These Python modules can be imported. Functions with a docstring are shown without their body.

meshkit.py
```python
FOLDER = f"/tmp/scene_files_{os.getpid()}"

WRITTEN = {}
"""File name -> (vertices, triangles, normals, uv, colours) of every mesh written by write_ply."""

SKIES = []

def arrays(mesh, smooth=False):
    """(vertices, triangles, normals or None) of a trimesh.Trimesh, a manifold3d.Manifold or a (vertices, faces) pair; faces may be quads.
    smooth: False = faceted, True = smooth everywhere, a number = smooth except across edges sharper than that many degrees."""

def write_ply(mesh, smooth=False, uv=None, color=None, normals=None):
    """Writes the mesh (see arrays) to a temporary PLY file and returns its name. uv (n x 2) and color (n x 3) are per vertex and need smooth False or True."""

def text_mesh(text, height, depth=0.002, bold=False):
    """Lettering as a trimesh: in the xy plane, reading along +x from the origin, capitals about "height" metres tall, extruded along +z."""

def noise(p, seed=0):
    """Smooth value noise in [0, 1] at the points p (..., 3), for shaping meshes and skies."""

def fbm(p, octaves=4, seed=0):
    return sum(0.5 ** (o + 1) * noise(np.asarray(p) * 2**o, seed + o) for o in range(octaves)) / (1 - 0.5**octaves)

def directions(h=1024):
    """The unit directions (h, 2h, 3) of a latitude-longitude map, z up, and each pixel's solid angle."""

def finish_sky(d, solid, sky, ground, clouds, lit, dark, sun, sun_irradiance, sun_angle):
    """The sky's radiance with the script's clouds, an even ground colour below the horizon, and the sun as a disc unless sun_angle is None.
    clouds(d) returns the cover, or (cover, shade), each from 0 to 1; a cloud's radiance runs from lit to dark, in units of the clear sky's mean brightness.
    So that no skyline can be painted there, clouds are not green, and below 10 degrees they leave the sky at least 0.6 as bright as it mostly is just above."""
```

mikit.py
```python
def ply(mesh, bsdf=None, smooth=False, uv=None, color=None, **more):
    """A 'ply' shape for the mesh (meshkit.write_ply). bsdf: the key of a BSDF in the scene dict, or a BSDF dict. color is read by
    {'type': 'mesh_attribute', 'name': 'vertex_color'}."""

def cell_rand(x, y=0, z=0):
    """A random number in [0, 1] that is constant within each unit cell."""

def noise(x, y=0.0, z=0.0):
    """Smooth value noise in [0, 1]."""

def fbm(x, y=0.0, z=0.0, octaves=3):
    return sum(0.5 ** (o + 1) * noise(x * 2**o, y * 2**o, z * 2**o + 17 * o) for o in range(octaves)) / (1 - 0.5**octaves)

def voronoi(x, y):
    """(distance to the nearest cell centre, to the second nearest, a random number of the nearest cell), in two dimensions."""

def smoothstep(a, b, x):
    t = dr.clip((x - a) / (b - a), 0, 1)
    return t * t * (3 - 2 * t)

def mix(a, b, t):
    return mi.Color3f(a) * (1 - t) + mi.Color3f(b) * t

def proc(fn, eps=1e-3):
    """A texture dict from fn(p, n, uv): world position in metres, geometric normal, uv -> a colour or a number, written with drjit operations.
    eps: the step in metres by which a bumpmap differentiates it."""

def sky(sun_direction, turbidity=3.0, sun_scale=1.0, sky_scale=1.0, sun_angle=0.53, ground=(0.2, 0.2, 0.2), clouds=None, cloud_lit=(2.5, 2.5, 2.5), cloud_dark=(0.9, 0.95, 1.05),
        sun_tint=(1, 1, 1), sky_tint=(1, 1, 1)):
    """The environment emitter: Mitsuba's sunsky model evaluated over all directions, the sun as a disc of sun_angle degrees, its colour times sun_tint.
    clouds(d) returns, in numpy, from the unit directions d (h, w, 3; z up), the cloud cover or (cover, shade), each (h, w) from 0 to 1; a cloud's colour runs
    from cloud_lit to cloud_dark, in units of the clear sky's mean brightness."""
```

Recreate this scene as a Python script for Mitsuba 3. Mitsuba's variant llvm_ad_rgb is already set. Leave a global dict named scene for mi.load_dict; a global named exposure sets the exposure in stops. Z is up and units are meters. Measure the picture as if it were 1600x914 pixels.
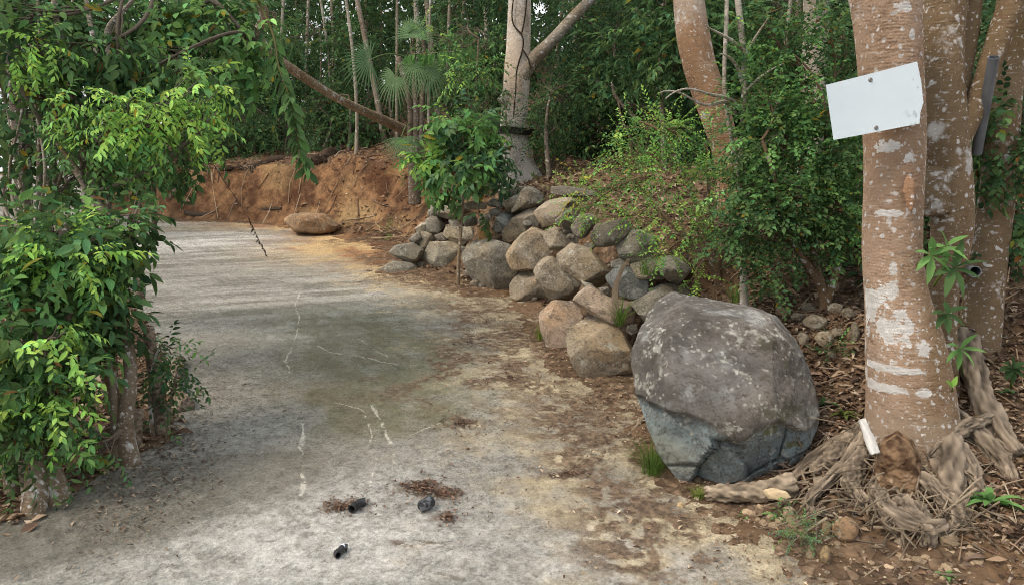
import math
import numpy as np, trimesh, mitsuba as mi, drjit as dr, mikit, meshkit
from scipy.interpolate import PchipInterpolator, CubicSpline
from scipy.spatial.transform import Rotation
from mikit import proc, noise, fbm, voronoi, smoothstep, mix, cell_rand

T = mi.ScalarTransform4f
scene, labels = {}, {}
# ---------------------------------------------------------------- camera, sky, exposure
CAM_H, F, PITCH = 1.7, 800 / math.tan(math.radians(33)), math.atan(187 / (800 / math.tan(math.radians(33))))
scene['camera'] = {'type': 'perspective', 'fov': 66.0, 'fov_axis': 'x', 'near_clip': 0.05, 'far_clip': 2000.0,
                   'to_world': T().look_at(origin=[0, 0, CAM_H], target=[0, math.cos(PITCH), CAM_H - math.sin(PITCH)], up=[0, 0, 1])}
scene['sky'] = mikit.sky([-0.55, -0.35, 0.75], turbidity=4, sun_scale=0.36, sun_angle=18, clouds=lambda d: 1.0,
                         cloud_lit=(2.45, 2.5, 2.55), ground=(0.12, 0.13, 0.09))
exposure = 2.42

# ---------------------------------------------------------------- helpers
used = {}
def key(name, parent=None):
    k = name if parent is None else parent + '__' + name
    n = used.get(k, 0); used[k] = n + 1
    return k if n == 0 else f'{k}_{n:03d}'
def obj(name, mesh, bsdf, parent=None, smooth=False, color=None, label=None, cat=None, group=None, kind=None, **more):
    k = key(name, parent)
    if color is not None:
        v = np.asarray(mesh[0] if isinstance(mesh, tuple) else mesh.vertices)
        color = np.broadcast_to(np.asarray(color, float), (len(v), 3)) if np.ndim(color) == 1 else color
    scene[k] = mikit.ply(mesh, bsdf, smooth, color=color, **more)
    tag(k, label, cat, group, kind)
    return k
def tag(k, label=None, cat=None, group=None, kind=None):
    d = {a: b for a, b in dict(label=label, category=cat, group=group, kind=kind).items() if b}
    if d: labels[k] = {**labels.get(k, {}), **d}
def thing(name, label, cat, group=None):
    k = key(name); tag(k, label, cat, group); return k
def unit(v):
    v = np.asarray(v, float); return v / (np.linalg.norm(v, axis=-1, keepdims=True) + 1e-12)
def at(px, py, Y):
    """the point of the place seen at a photograph pixel, at distance Y along the viewing direction on the ground plan"""
    x, v = (px - 800) / F, (457 - py) / F
    dy, dz = math.cos(PITCH) + v * math.sin(PITCH), -math.sin(PITCH) + v * math.cos(PITCH)
    return np.array([x, dy, dz]) * (Y / dy) + [0, 0, CAM_H]
def join(ms):
    """meshes (v, f) or (v, f, colour) into one"""
    at_, vs, fs, cs = 0, [], [], []
    for m in ms:
        vs.append(m[0]); fs.append(np.asarray(m[1]) + at_); at_ += len(m[0])
        if len(m) > 2: cs.append(np.broadcast_to(m[2], (len(m[0]), 3)))
    return (np.vstack(vs), np.vstack(fs)) + ((np.vstack(cs),) if cs else ())
def spline(pts, n):
    pts = np.asarray(pts, float)
    if len(pts) < 3: return pts[0] + (pts[-1] - pts[0]) * np.linspace(0, 1, n)[:, None]
    t = np.r_[0, np.cumsum(np.linalg.norm(np.diff(pts[:, :3], axis=0), axis=1) + 1e-9)]
    return CubicSpline(t, pts)(np.linspace(0, t[-1], n))
def tube(pts, rad, k=8, caps=True):
    p = np.asarray(pts, float); m = len(p)
    rad = np.broadcast_to(np.asarray(rad, float), (m,))
    t = unit(np.gradient(p, axis=0)); a = np.zeros((m, 3))
    ref = np.array([1., 0, 0]) if abs(t[0, 0]) < .8 else np.array([0, 1., 0])
    a[0] = unit(np.cross(t[0], ref))
    for i in range(1, m):
        a[i] = unit(a[i - 1] - t[i] * (a[i - 1] @ t[i]))
    b = np.cross(t, a); g = np.arange(k) * 2 * np.pi / k
    v = p[:, None] + rad[:, None, None] * (np.cos(g)[None, :, None] * a[:, None] + np.sin(g)[None, :, None] * b[:, None])
    i, j = np.meshgrid(np.arange(m - 1), np.arange(k), indexing='ij')
    q = np.stack([i * k + j, i * k + (j + 1) % k, (i + 1) * k + (j + 1) % k, (i + 1) * k + j], -1).reshape(-1, 4)
    f = np.vstack([q[:, [0, 1, 2]], q[:, [0, 2, 3]]]); v = v.reshape(-1, 3)
    if caps:
        c = np.vstack([p[0], p[-1]]); n0 = len(v); v = np.vstack([v, c]); jj = np.arange(k)
        f = np.vstack([f, np.stack([jj * 0 + n0, (jj + 1) % k, jj], 1), np.stack([jj * 0 + n0 + 1, (m - 1) * k + jj, (m - 1) * k + (jj + 1) % k], 1)])
    return v, f
def normals(v, f):
    n = np.zeros_like(v); fn = np.cross(v[f[:, 1]] - v[f[:, 0]], v[f[:, 2]] - v[f[:, 0]])
    for c in range(3): np.add.at(n, f[:, c], fn)
    return unit(n)
def nz(v, s, seed=0, oct=3):
    return meshkit.fbm(np.asarray(v) * s, oct, seed) - .5
def limb(pts, rad, k=10, n=None, bump=.06, seed=0, freq=9):
    """a bent tapering branch with an uneven surface"""
    pts = np.asarray(pts, float); n = n or max(6, 4 * len(pts))
    c = spline(np.c_[pts, np.broadcast_to(rad, (len(pts),))], n)
    v, f = tube(c[:, :3], np.maximum(c[:, 3], .0015), k)
    r = np.repeat(c[:, 3], k); r = np.r_[r, c[0, 3], c[-1, 3]]
    if bump: v = v + normals(v, f) * (nz(v, freq, seed) * 2 * bump * r)[:, None]
    return v, f
def grain(nr, k, base, seed, caps=2):
    """colours for a tube's vertices: streaks that run along it"""
    i, j = np.meshgrid(np.arange(nr), np.arange(k), indexing='ij'); a = j / k * 2 * np.pi
    q = np.stack([np.cos(a) * 2.6, np.sin(a) * 2.6, i * .06], -1); q2 = np.stack([np.cos(a) * 9, np.sin(a) * 9, i * .13], -1)
    t = np.clip(.5 + 1.5 * (meshkit.fbm(q, 3, seed) - .5) + 1.3 * (meshkit.fbm(q2, 2, seed + 1) - .5), 0, 1).ravel()
    c = np.asarray(base) * (.30 + 1.5 * t[:, None] ** 1.3); return np.clip(np.vstack([c, np.tile(base, (caps, 1))]), .01, .75)
def grid_faces(n, m):
    i, j = np.meshgrid(np.arange(n - 1), np.arange(m - 1), indexing='ij')
    a = (i * m + j).ravel()
    return np.vstack([np.stack([a, a + 1, a + m + 1], 1), np.stack([a, a + m + 1, a + m], 1)])

# ---------------------------------------------------------------- the lie of the land
# uphill edge of the driveway: x, y, rise, width of the rise, slope beyond, setback
WL = np.array([(6, -3, .3, 1.2, .3, 0), (3.0, 1.0, .3, 1.0, .3, 0), (2.0, 2.3, .25, .8, .3, 0), (1.62, 2.81, .22, .7, .3, 0), (1.36, 2.97, .2, .7, .3, 0), (1.11, 3.23, .2, .7, .3, 0),
               (.94, 3.67, .14, .8, .3, .05), (.80, 4.4, .30, .9, .28, .2), (.81, 5.27, .8, .6, .26, .25), (.5, 5.64, .95, .5, .24, .28), (.3, 7.2, 1.0, .5, .22, .3), (.07, 8.29, 1.0, .5, .22, .3),
               (-.41, 8.4, 1.0, .5, .2, .3), (-1.0, 9.5, .8, .6, .25, .25), (-1.54, 9.7, .6, .9, .3, .15), (-1.9, 12., .85, 1.7, .3, 0), (-3.4, 13.9, 1.2, 1.1, .24, 0), (-4.6, 14.9, 1.05, .45, .22, 0),
               (-7.0, 15.9, .95, .4, .22, 0), (-9, 17.5, .9, .5, .25, 0), (-12.5, 25, 1., .8, .3, 0), (-17, 42, 1, 1, .3, 0), (-40, 110, 1, 1, .3, 0)])
_w = np.r_[np.arange(0, 21, .34), 21.5, 22]
WSAMP = np.stack([np.interp(_w, np.arange(len(WL)), WL[:, k]) for k in range(6)], 1)
LL = np.array([(-1.2, 0), (-1.7, 2.0), (-2.25, 3.15), (-2.1, 3.8), (-1.93, 4.4), (-2.6, 5.7), (-3.6, 7.6), (-4.7, 9.5), (-6.6, 12), (-9.5, 15), (-14, 20), (-22, 34), (-30, 50), (-50, 105)])
def line_dist(x, y, L):
    best = np.full(x.shape, 1e9); sgn = np.zeros(x.shape); where = np.zeros(x.shape)
    for i in range(len(L) - 1):
        ax, ay = L[i, :2]; bx, by = L[i + 1, :2]; dx, dy = bx - ax, by - ay
        t = np.clip(((x - ax) * dx + (y - ay) * dy) / (dx * dx + dy * dy), 0, 1)
        d = np.hypot(x - ax - t * dx, y - ay - t * dy)
        c = dx * (y - ay) - dy * (x - ax); on = d < best - 1e-9
        best = np.where(on, d, best); sgn = np.where(on, np.sign(c), sgn); where = np.where(on, i + t, where)
    return best, sgn, where
def sstep(a, b, x):
    t = np.clip((x - a) / (b - a), 0, 1); return t * t * (3 - 2 * t)
def uphill(x, y):
    """signed distance uphill of the driveway's edge, and the edge's values there"""
    d, s, w = line_dist(x, y, WL)
    tot, acc = 0, [0, 0, 0, 0]
    for q in WSAMP:
        wt = 1 / ((x - q[0]) ** 2 + (y - q[1]) ** 2 + .05) ** 2; tot = tot + wt
        acc = [a + wt * q[k + 2] for k, a in enumerate(acc)]
    return -s * d, [a / tot for a in acc]
def downhill(x, y):
    d, s, w = line_dist(x, y, LL)
    return s * d
def plane(x, y):
    x, y = np.asarray(x, float), np.asarray(y, float); p = np.stack([x, y, x * 0], -1)
    return .05 * np.minimum(y, 30) + .02 * np.clip(y - 30, 0, 80) + .05 * (meshkit.fbm(p * .45, 2, 3) - .5) * sstep(1, 4, y) + .02 * (meshkit.fbm(p * 1.7, 2, 4) - .5)
def G(x, y):
    x, y = np.asarray(x, float), np.asarray(y, float); p = np.stack([x, y, x * 0], -1)
    s, (H, w, m, s0) = uphill(x, y); l = downhill(x, y)
    wob = s - s0 + .5 * (meshkit.fbm(p * .9, 3, 11) - .5) * np.clip(s / .8, 0, 1)
    h = H * sstep(0, w, np.maximum(wob, 0)) + m * np.maximum(wob - .6 * w, 0)
    h = np.where(h > 9, 9 + 4 * np.tanh((h - 9) / 14), h)
    h += np.clip(s, 0, 1) * (.22 * (meshkit.fbm(p * 1.3, 3, 5) - .5) + .10 * (meshkit.fbm(p * 5, 3, 6) - .5))
    rough = .05 * (meshkit.fbm(p * 3.5, 3, 8) - .5) + .03 * (meshkit.fbm(p * 14, 2, 9) - .5)
    edge = -.05 + .062 * sstep(-.75, .05, s) + rough * sstep(-.8, -.1, s) * .8
    le = -.05 + .06 * sstep(-.22, .1, l) + rough * sstep(-.3, .05, l) - .55 * (1 - np.exp(-np.maximum(l - .5, 0) * .30)) - np.where(l > 6, 3.5 * (1 - np.exp(-(l - 6) / 25)), 0)
    b = np.where(s > -.8, np.where(l > -.3, np.maximum(edge, le), edge), np.where(l > -.3, le, -.05))
    b = np.where(s > 0, .012 + rough, b)
    return plane(x, y) + b + np.maximum(h, 0)
def ground(px, py, lo=1.2, hi=60):
    ys = np.geomspace(lo, hi, 500); p = np.array([at(px, py, Y) for Y in ys])
    below = np.nonzero(p[:, 2] < G(p[:, 0], p[:, 1]))[0]
    return p[below[0]] if len(below) else p[-1]
def onground(x, y): return np.array([x, y, float(G(np.array([x]), np.array([y]))[0])])
# ---------------------------------------------------------------- materials
def principled(color, rough=.85, spec=.3, **k):
    return {'type': 'principled', 'base_color': color, 'roughness': rough, 'specular': spec, **k}
def rgb(*c): return {'type': 'rgb', 'value': list(c)}
VC = {'type': 'mesh_attribute', 'name': 'vertex_color'}
def bumped(b, fn, scale=1., eps=1e-3):
    return {'type': 'twosided', 'b': {'type': 'bumpmap', 'scale': scale, 't': proc(fn, eps), 'b': b}}
def seg(x, y, pts):
    """distance to a polyline"""
    d = mi.Float(9)
    for (ax, ay), (bx, by) in zip(pts[:-1], pts[1:]):
        ux, uy = bx - ax, by - ay
        t = dr.clip(((x - ax) * ux + (y - ay) * uy) / (ux * ux + uy * uy), 0, 1)
        d = dr.minimum(d, dr.sqrt(dr.square(x - ax - t * ux) + dr.square(y - ay - t * uy)))
    return d
def blob(x, y, cx, cy, rx, ry, a=0.):
    c, s = math.cos(a), math.sin(a); u, v = (x - cx) * c + (y - cy) * s, -(x - cx) * s + (y - cy) * c
    return dr.square(u / rx) + dr.square(v / ry)
def flat(px, py):
    p = at(px, py, 1.0) - [0, 0, CAM_H]; t = CAM_H / (.05 * p[1] - p[2]); return float(p[0] * t), float(p[1] * t)
def fl(*pp): return [flat(*p) for p in pp]
CRACK_A = fl((470, 458), (462, 478), (468, 500), (462, 530), (446, 560), (452, 580))
CRACK_B = fl((495, 540), (520, 550), (575, 558), (640, 572), (712, 588))
CRACK_C = fl((580, 632), (592, 655), (604, 680), (612, 705), (620, 725))
CRACK_D = fl((520, 628), (560, 635), (577, 660), (580, 690), (586, 720), (580, 755))
CRACK_E = fl((560, 530), (585, 545), (606, 556))
CRACK_F = fl((630, 682), (660, 672), (690, 660)); CRACK_G = fl((474, 660), (472, 700), (473, 770))
DIRT_EDGE = fl((250, 343), (420, 352), (520, 395), (560, 440), (640, 470), (690, 520), (740, 580), (760, 640), (770, 700), (800, 760), (840, 914))
def dw_parts(p):
    x, y = p.x, p.y
    wx = x + .10 * (noise(x * 3, y * 3, 5) - .5) + .05 * (noise(x * 11, y * 11, 6) - .5); wy = y + .10 * (noise(x * 3, y * 3, 7) - .5) + .05 * (noise(x * 11, y * 11, 8) - .5)
    big, mid, fine = fbm(x * .8, y * .8, 1, 3), fbm(x * 4, y * 4, 2, 4), fbm(x * 45, y * 45, 3, 3)
    return x, y, wx, wy, big, mid, fine
def driveway_color(p, n, uv):
    x, y, wx, wy, big, mid, fine = dw_parts(p)
    speck = noise(x * 260, y * 260, 4)
    streak = fbm((x * .75 + y * .66) * 22, (-x * .66 + y * .75) * 1.6, 9, 3)
    c = mix((.215, .208, .190), (.325, .318, .295), smoothstep(.25, .75, .3 * big + .3 * mid + .4 * fbm(x * 19, y * 19, 83, 3)))
    c = mix(c, mi.Color3f(.15, .145, .125), .5 * smoothstep(.45, .75, streak) * smoothstep(.35, .65, big * .7 + .5 * mid))
    pit = smoothstep(.58, .74, .6 * noise(x * 75, y * 75, 40) + .4 * noise(x * 31, y * 31, 41)); c = mix(c, c * .5, pit * .8)
    # pale worn patches
    pale = dr.exp(-blob(wx, wy, *flat(430, 515), .55, .5)) + dr.exp(-blob(wx, wy, *flat(330, 375), 1.5, 1.2)) + .8 * dr.exp(-blob(wx, wy, *flat(520, 840), 1.1, .5)) + .9 * dr.exp(-blob(wx, wy, *flat(1000, 880), .5, .25)) + .6 * dr.exp(-blob(wx, wy, *flat(450, 740), .8, .5))
    c = mix(c, mi.Color3f(.55, .55, .54), dr.clip(pale * (smoothstep(.3, .7, .5 * mid + .5 * fbm(x * 31, y * 31, 81, 3)) * .7 + .12), 0, .8))
    far = smoothstep(5.2, 7.5, y); band = fbm(x * 1.1 + y * .5, y * 7 - x * 2.2, 61, 4); c = mix(c, mi.Color3f(.12, .115, .095), far * .55 * smoothstep(.46, .72, band)); c = mix(c, mi.Color3f(.46, .455, .42), far * .4 * smoothstep(.52, .3, band))
    # dark damp stretch on the left and the olive damp patch
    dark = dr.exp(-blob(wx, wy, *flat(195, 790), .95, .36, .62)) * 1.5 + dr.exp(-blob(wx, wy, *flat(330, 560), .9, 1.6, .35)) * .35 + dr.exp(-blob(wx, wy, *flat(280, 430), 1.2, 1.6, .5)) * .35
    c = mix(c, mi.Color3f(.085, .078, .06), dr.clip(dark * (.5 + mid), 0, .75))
    olive = dr.maximum(dr.exp(-dr.square(blob(wx, wy, *flat(585, 565), .72, 1.5, .25))), .95 * dr.exp(-dr.square(blob(wx, wy, *flat(625, 640), .42, .5))))
    olive = dr.maximum(olive, .8 * dr.exp(-blob(wx, wy, *flat(520, 505), .8, .7))); olive = dr.maximum(olive, .6 * dr.exp(-dr.square(blob(wx, wy, *flat(660, 560), .5, .9)))); olive = olive * (.55 + .9 * smoothstep(.2, .8, fbm(x * 7 + y * 2, y * 3, 91, 4)))
    c = mix(c, mi.Color3f(.115, .112, .062), dr.clip(olive * (.5 + .8 * mid), 0, .75))
    # dirt washed from the bank
    inside = mi.Float(9)
    d = seg(wx, wy, DIRT_EDGE)
    ex = mi.Float(DIRT_EDGE[0][0])
    for (ax, ay), (bx, by) in zip(DIRT_EDGE[:-1], DIRT_EDGE[1:]):
        ex = dr.select((wy <= ay) & (wy > by), ax + (wy - ay) / (by - ay) * (bx - ax), ex)
    ex = dr.select(wy <= DIRT_EDGE[-1][1], DIRT_EDGE[-1][0], ex)
    sd = dr.select(wx > ex, d, -d)
    grit = fbm(x * 9, y * 9, 51, 5); dirt = smoothstep(-.45, .55, sd + .7 * (mid - .5) + .9 * (grit - .5))
    tan = mix((.20, .155, .095), (.42, .36, .25), smoothstep(.3, .7, .6 * mid + .4 * fbm(x * 14, y * 14, 5, 3)))
    red = smoothstep(8.0, 11.5, wy)
    tan = mix(tan, mix((.26, .13, .055), (.52, .36, .17), smoothstep(.38, .62, fbm(x * 1.7, y * 1.7 + x, 12, 3))), red)
    keep = smoothstep(5.2, 3.4, wy) * smoothstep(.6, .4, mid)
    c = mix(c, tan, dirt * (.68 + .35 * mid) * (1 - .5 * keep))
    sand = dr.exp(-blob(wx, wy, *flat(530, 388), 1.0, 1.6, .5)) + .8 * dr.exp(-blob(wx, wy, *flat(420, 352), 1.8, .7, .4)); c = mix(c, mix((.30, .15, .07), (.50, .36, .19), smoothstep(.35, .6, fbm(x * 2.3 + y, y * 2.3, 71, 4))), dr.clip(sand * (.35 + mid), 0, .85))
    # rotted litter, dark red brown
    lit = 1.15 * smoothstep(.40, .62, fbm(wx * 2.1, wy * 2.1, 21, 4) + .55 * (grit - .5) + .25 * (fine - .5)) * smoothstep(-.02, .5, sd) + smoothstep(.40, .62, fbm(wx * 4, wy * 4, 23, 3) + .6 * (grit - .5)) * dr.exp(-blob(wx, wy, *flat(760, 560), .8, 1.2, -.5)) * 1.2
    for q, rx, ry in (((655, 755), .16, .09), ((690, 765), .16, .08), ((535, 788), .10, .10), ((700, 800), .09, .08), ((885, 735), .15, .05), ((680, 840), .2, .05), ((720, 660), .2, .16)):
        lit = dr.maximum(lit, smoothstep(.25, .85, dr.exp(-blob(wx, wy, *flat(*q), rx, ry)) * (.3 + .7 * mid + .9 * (grit - .3))))
    c = mix(c, mix((.07, .042, .028), (.17, .115, .075), smoothstep(.35, .7, fine)), dr.clip(lit, 0, 1) * smoothstep(.25, .5, fbm(x * 20, y * 20, 31, 3)) * .85)
    # pale mineral lines
    for k, (pts, w) in enumerate(((CRACK_A, .008), (CRACK_B, .008), (CRACK_C, .014), (CRACK_D, .008), (CRACK_E, .009), (CRACK_F, .006), (CRACK_G, .016))):
        m = smoothstep(1.0, .3, seg(x + .022 * (noise(x * 12, y * 12, k) - .5) + .008 * (noise(x * 60, y * 60, k) - .5), y + .022 * (noise(x * 12, y * 12, k + 9) - .5), pts) / (w * (.4 + 1.3 * noise(x * 9, y * 9, k))))
        c = mix(c, mi.Color3f(.66, .65, .58), m * .42 * smoothstep(.35, .55, .5 * noise(x * 9, y * 9, k + 3) + .5 * noise(x * 40, y * 40, k + 3)))
    return c * dr.maximum(.14, .12 + 1.50 * (.38 * fbm(x * 70 + y * 30, y * 70 - x * 30, 3, 3) + .34 * speck + .28 * fbm(x * 17 + y * 6, y * 17 - x * 6, 77, 4)))
def driveway_bump(p, n, uv):
    x, y = p.x, p.y
    st = fbm((x * .75 + y * .66) * 28, (-x * .66 + y * .75) * 3, 9, 2)
    return .009 * fbm(x * 26, y * 26, 1, 4) + .005 * st + .0016 * noise(x * 210, y * 210, 3)
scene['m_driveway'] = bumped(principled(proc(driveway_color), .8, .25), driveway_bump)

def ground_color(p, n, uv):
    x, y, z = p.x, p.y, p.z
    mid, fine = fbm(x * 3, y * 3, z * 3, 3), fbm(x * 30, y * 30, z * 30, 3)
    a, b, r = voronoi(x * 19 + z * 9, y * 19 - z * 7)
    litter = mix((.06, .04, .027), (.16, .115, .08), r * r) * (.75 + .5 * smoothstep(.0, .25, b - a)) * (.55 + .9 * fine)
    soil = mix((.09, .055, .032), (.20, .135, .085), mid)
    c = mix(soil, litter, smoothstep(.3, .55, mid + .3 * (noise(x * 9, y * 9, z * 9) - .5)) * .85)
    redf = smoothstep(9.2, 11.0, y) * smoothstep(.4, -1.4, x) * smoothstep(2.6, 1.9, z + .4 * (mid - .5))
    steep = smoothstep(.92, .6, n.z)
    vert = noise(x * 3.2, y * 3.2, z * .7)
    clod = fbm(x * 7, y * 7, z * 7, 5)
    clay = mix((.085, .040, .022), (.29, .165, .085), smoothstep(.3, .72, .35 * vert + .65 * clod)); clay = mix(clay, mi.Color3f(.06, .035, .022), smoothstep(.55, .7, noise(x * 5, y * 5, z * 1.2) * .6 + .4 * fine) * .6)
    clay = mix(clay, mi.Color3f(.34, .235, .12), .8 * steep * smoothstep(.55, .75, noise(x * 1.1, y * 1.1, z * 1.3)))
    clay = mix(clay, litter * .9, (1 - .8 * steep) * smoothstep(.30, .55, mid) * .8)
    c = mix(c, clay, redf)
    return c * (.5 + fine)
def ground_bump(p, n, uv):
    x, y, z = p.x, p.y, p.z
    a, b, r = voronoi(x * 19 + z * 9, y * 19 - z * 7)
    return .05 * fbm(x * 6, y * 6, z * 6, 5) + .008 * r + .01 * fbm(x * 40, y * 40, z * 40, 2)
scene['m_ground'] = bumped(principled(proc(ground_color), .95, .15), ground_bump)

def turn(p): return p.x * .36 + p.y * .48 - p.z * .8, -p.x * .8 + p.y * .6, p.x * .48 + p.y * .64 + p.z * .6
def rockn(p, s, k=0.):
    u, v, w = turn(p); wx = .35 * noise(u * s * 2.3 + 5, v * s * 2.3, w * s * 2.3); return noise(u * s + wx, v * s + wx, w * s - wx + k)
def rockfbm(p, s, o=4):
    u, v, w = turn(p); t, a = 0, 0
    for i in range(o):
        k = .5 ** (i * .85); t = t + k * noise(u * s + 3.7 * i, v * s, w * s); a += k; s = s * 2.03; u, v, w = .6 * u + .8 * v, -.8 * u + .6 * v, w
    return t / a
def lichen_mask(p, n, uv):
    a = rockfbm(p, 11, 4); b = rockfbm(p, 38, 3); s = rockn(p, 62)
    return dr.clip(smoothstep(.56, .72, .5 * a + .5 * b) * .55 + smoothstep(.70, .86, s) * .55 * smoothstep(.40, .6, a), 0, .9)
def rock_dark(p, n, uv):
    return mix((.30, .30, .27), (.55, .56, .53), rockfbm(p, 30, 3))
def rock_grain(p, n, uv):
    return dr.clip(.85 * smoothstep(.40, .72, .35 * rockn(p, 120) + .35 * rockfbm(p, 40, 3) + .3 * rockfbm(p, 7, 3)), 0, .8)
def rock_bump(p, n, uv):
    return .030 * rockfbm(p, 8, 6) + .0022 * rockn(p, 150)
def blend(w, a, b): return {'type': 'blendbsdf', 'weight': proc(w), 'a': a, 'b': b}
scene['m_rock'] = bumped(blend(lichen_mask, blend(rock_grain, principled(VC, .9, .2), principled(rgb(.07, .062, .05), .9, .2)), principled(proc(rock_dark), .95, .1)), rock_bump)

def bark_mask(p, n, uv):
    x, y, z = p.x, p.y, p.z
    a = rockfbm(p, 6, 3); b = rockfbm(p, 26, 4); s = rockn(p, 46); l = noise(x * 20, y * 20, z * 110)
    return dr.clip(smoothstep(.58, .70, .5 * a + .5 * b) * .75 + smoothstep(.74, .88, s) * .75 + smoothstep(.78, .9, rockn(p, 95)) * .6 + smoothstep(.80, .9, l) * .22, 0, 1)
def bark_lichen(p, n, uv):
    x, y, z = p.x, p.y, p.z
    return mix((.36, .35, .335), (.68, .69, .70), fbm(x * 30, y * 30, z * 30, 3))
def bark_grain(p, n, uv):
    x, y, z = p.x, p.y, p.z
    return dr.clip(.75 * smoothstep(.45, .75, .5 * fbm(x * 9, y * 9, z * 2.2, 3) + .15 * noise(x * 30, y * 30, z * 150) + .15 * noise(x * 60, y * 60, z * 60) + .2 * noise(x * 120, y * 120, z * 120)), 0, .8)
def bark_bump(p, n, uv):
    x, y, z = p.x, p.y, p.z
    return .006 * fbm(x * 14, y * 14, z * 30, 3) + .0025 * noise(x * 40, y * 40, z * 160) + .002 * noise(x * 130, y * 130, z * 130)
def bark_bsdf(mask): return bumped(blend(mask, blend(bark_grain, principled(VC, .8, .25), principled(rgb(.12, .068, .038), .85, .2)), principled(proc(bark_lichen), .9, .15)), bark_bump)
scene['m_bark'] = bumped(blend(bark_mask, blend(bark_grain, principled(VC, .8, .25), principled(rgb(.11, .062, .035), .85, .2)), principled(proc(bark_lichen), .9, .15)), bark_bump)
def wood_color(p, n, uv):
    x, y, z = p.x, p.y, p.z
    return mix((.07, .052, .038), (.36, .30, .235), smoothstep(.3, .75, .5 * fbm(x * 12, y * 12, z * 12, 4) + .5 * fbm(x * 60, y * 60, z * 60, 2)))
def wood_bump(p, n, uv):
    x, y, z = p.x, p.y, p.z
    return .03 * fbm(x * 12, y * 12, z * 12, 4) + .006 * noise(x * 70, y * 70, z * 70)
scene['m_deadwood'] = bumped(principled(proc(wood_color), .95, .1), wood_bump)
scene['m_root'] = bumped(principled(VC, .95, .1), lambda p, n, uv: .012 * rockfbm(p, 45, 3) + .012 * rockfbm(p, 16, 2))
scene['m_twig'] = {'type': 'twosided', 'b': principled(VC, .9, .15)}
scene['m_leaf'] = {'type': 'principledthin', 'base_color': VC, 'roughness': .38, 'spec_trans': 0.0, 'diff_trans': .8, 'eta': 1.5}
scene['m_dryleaf'] = {'type': 'twosided', 'b': principled(VC, .75, .3)}

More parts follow.
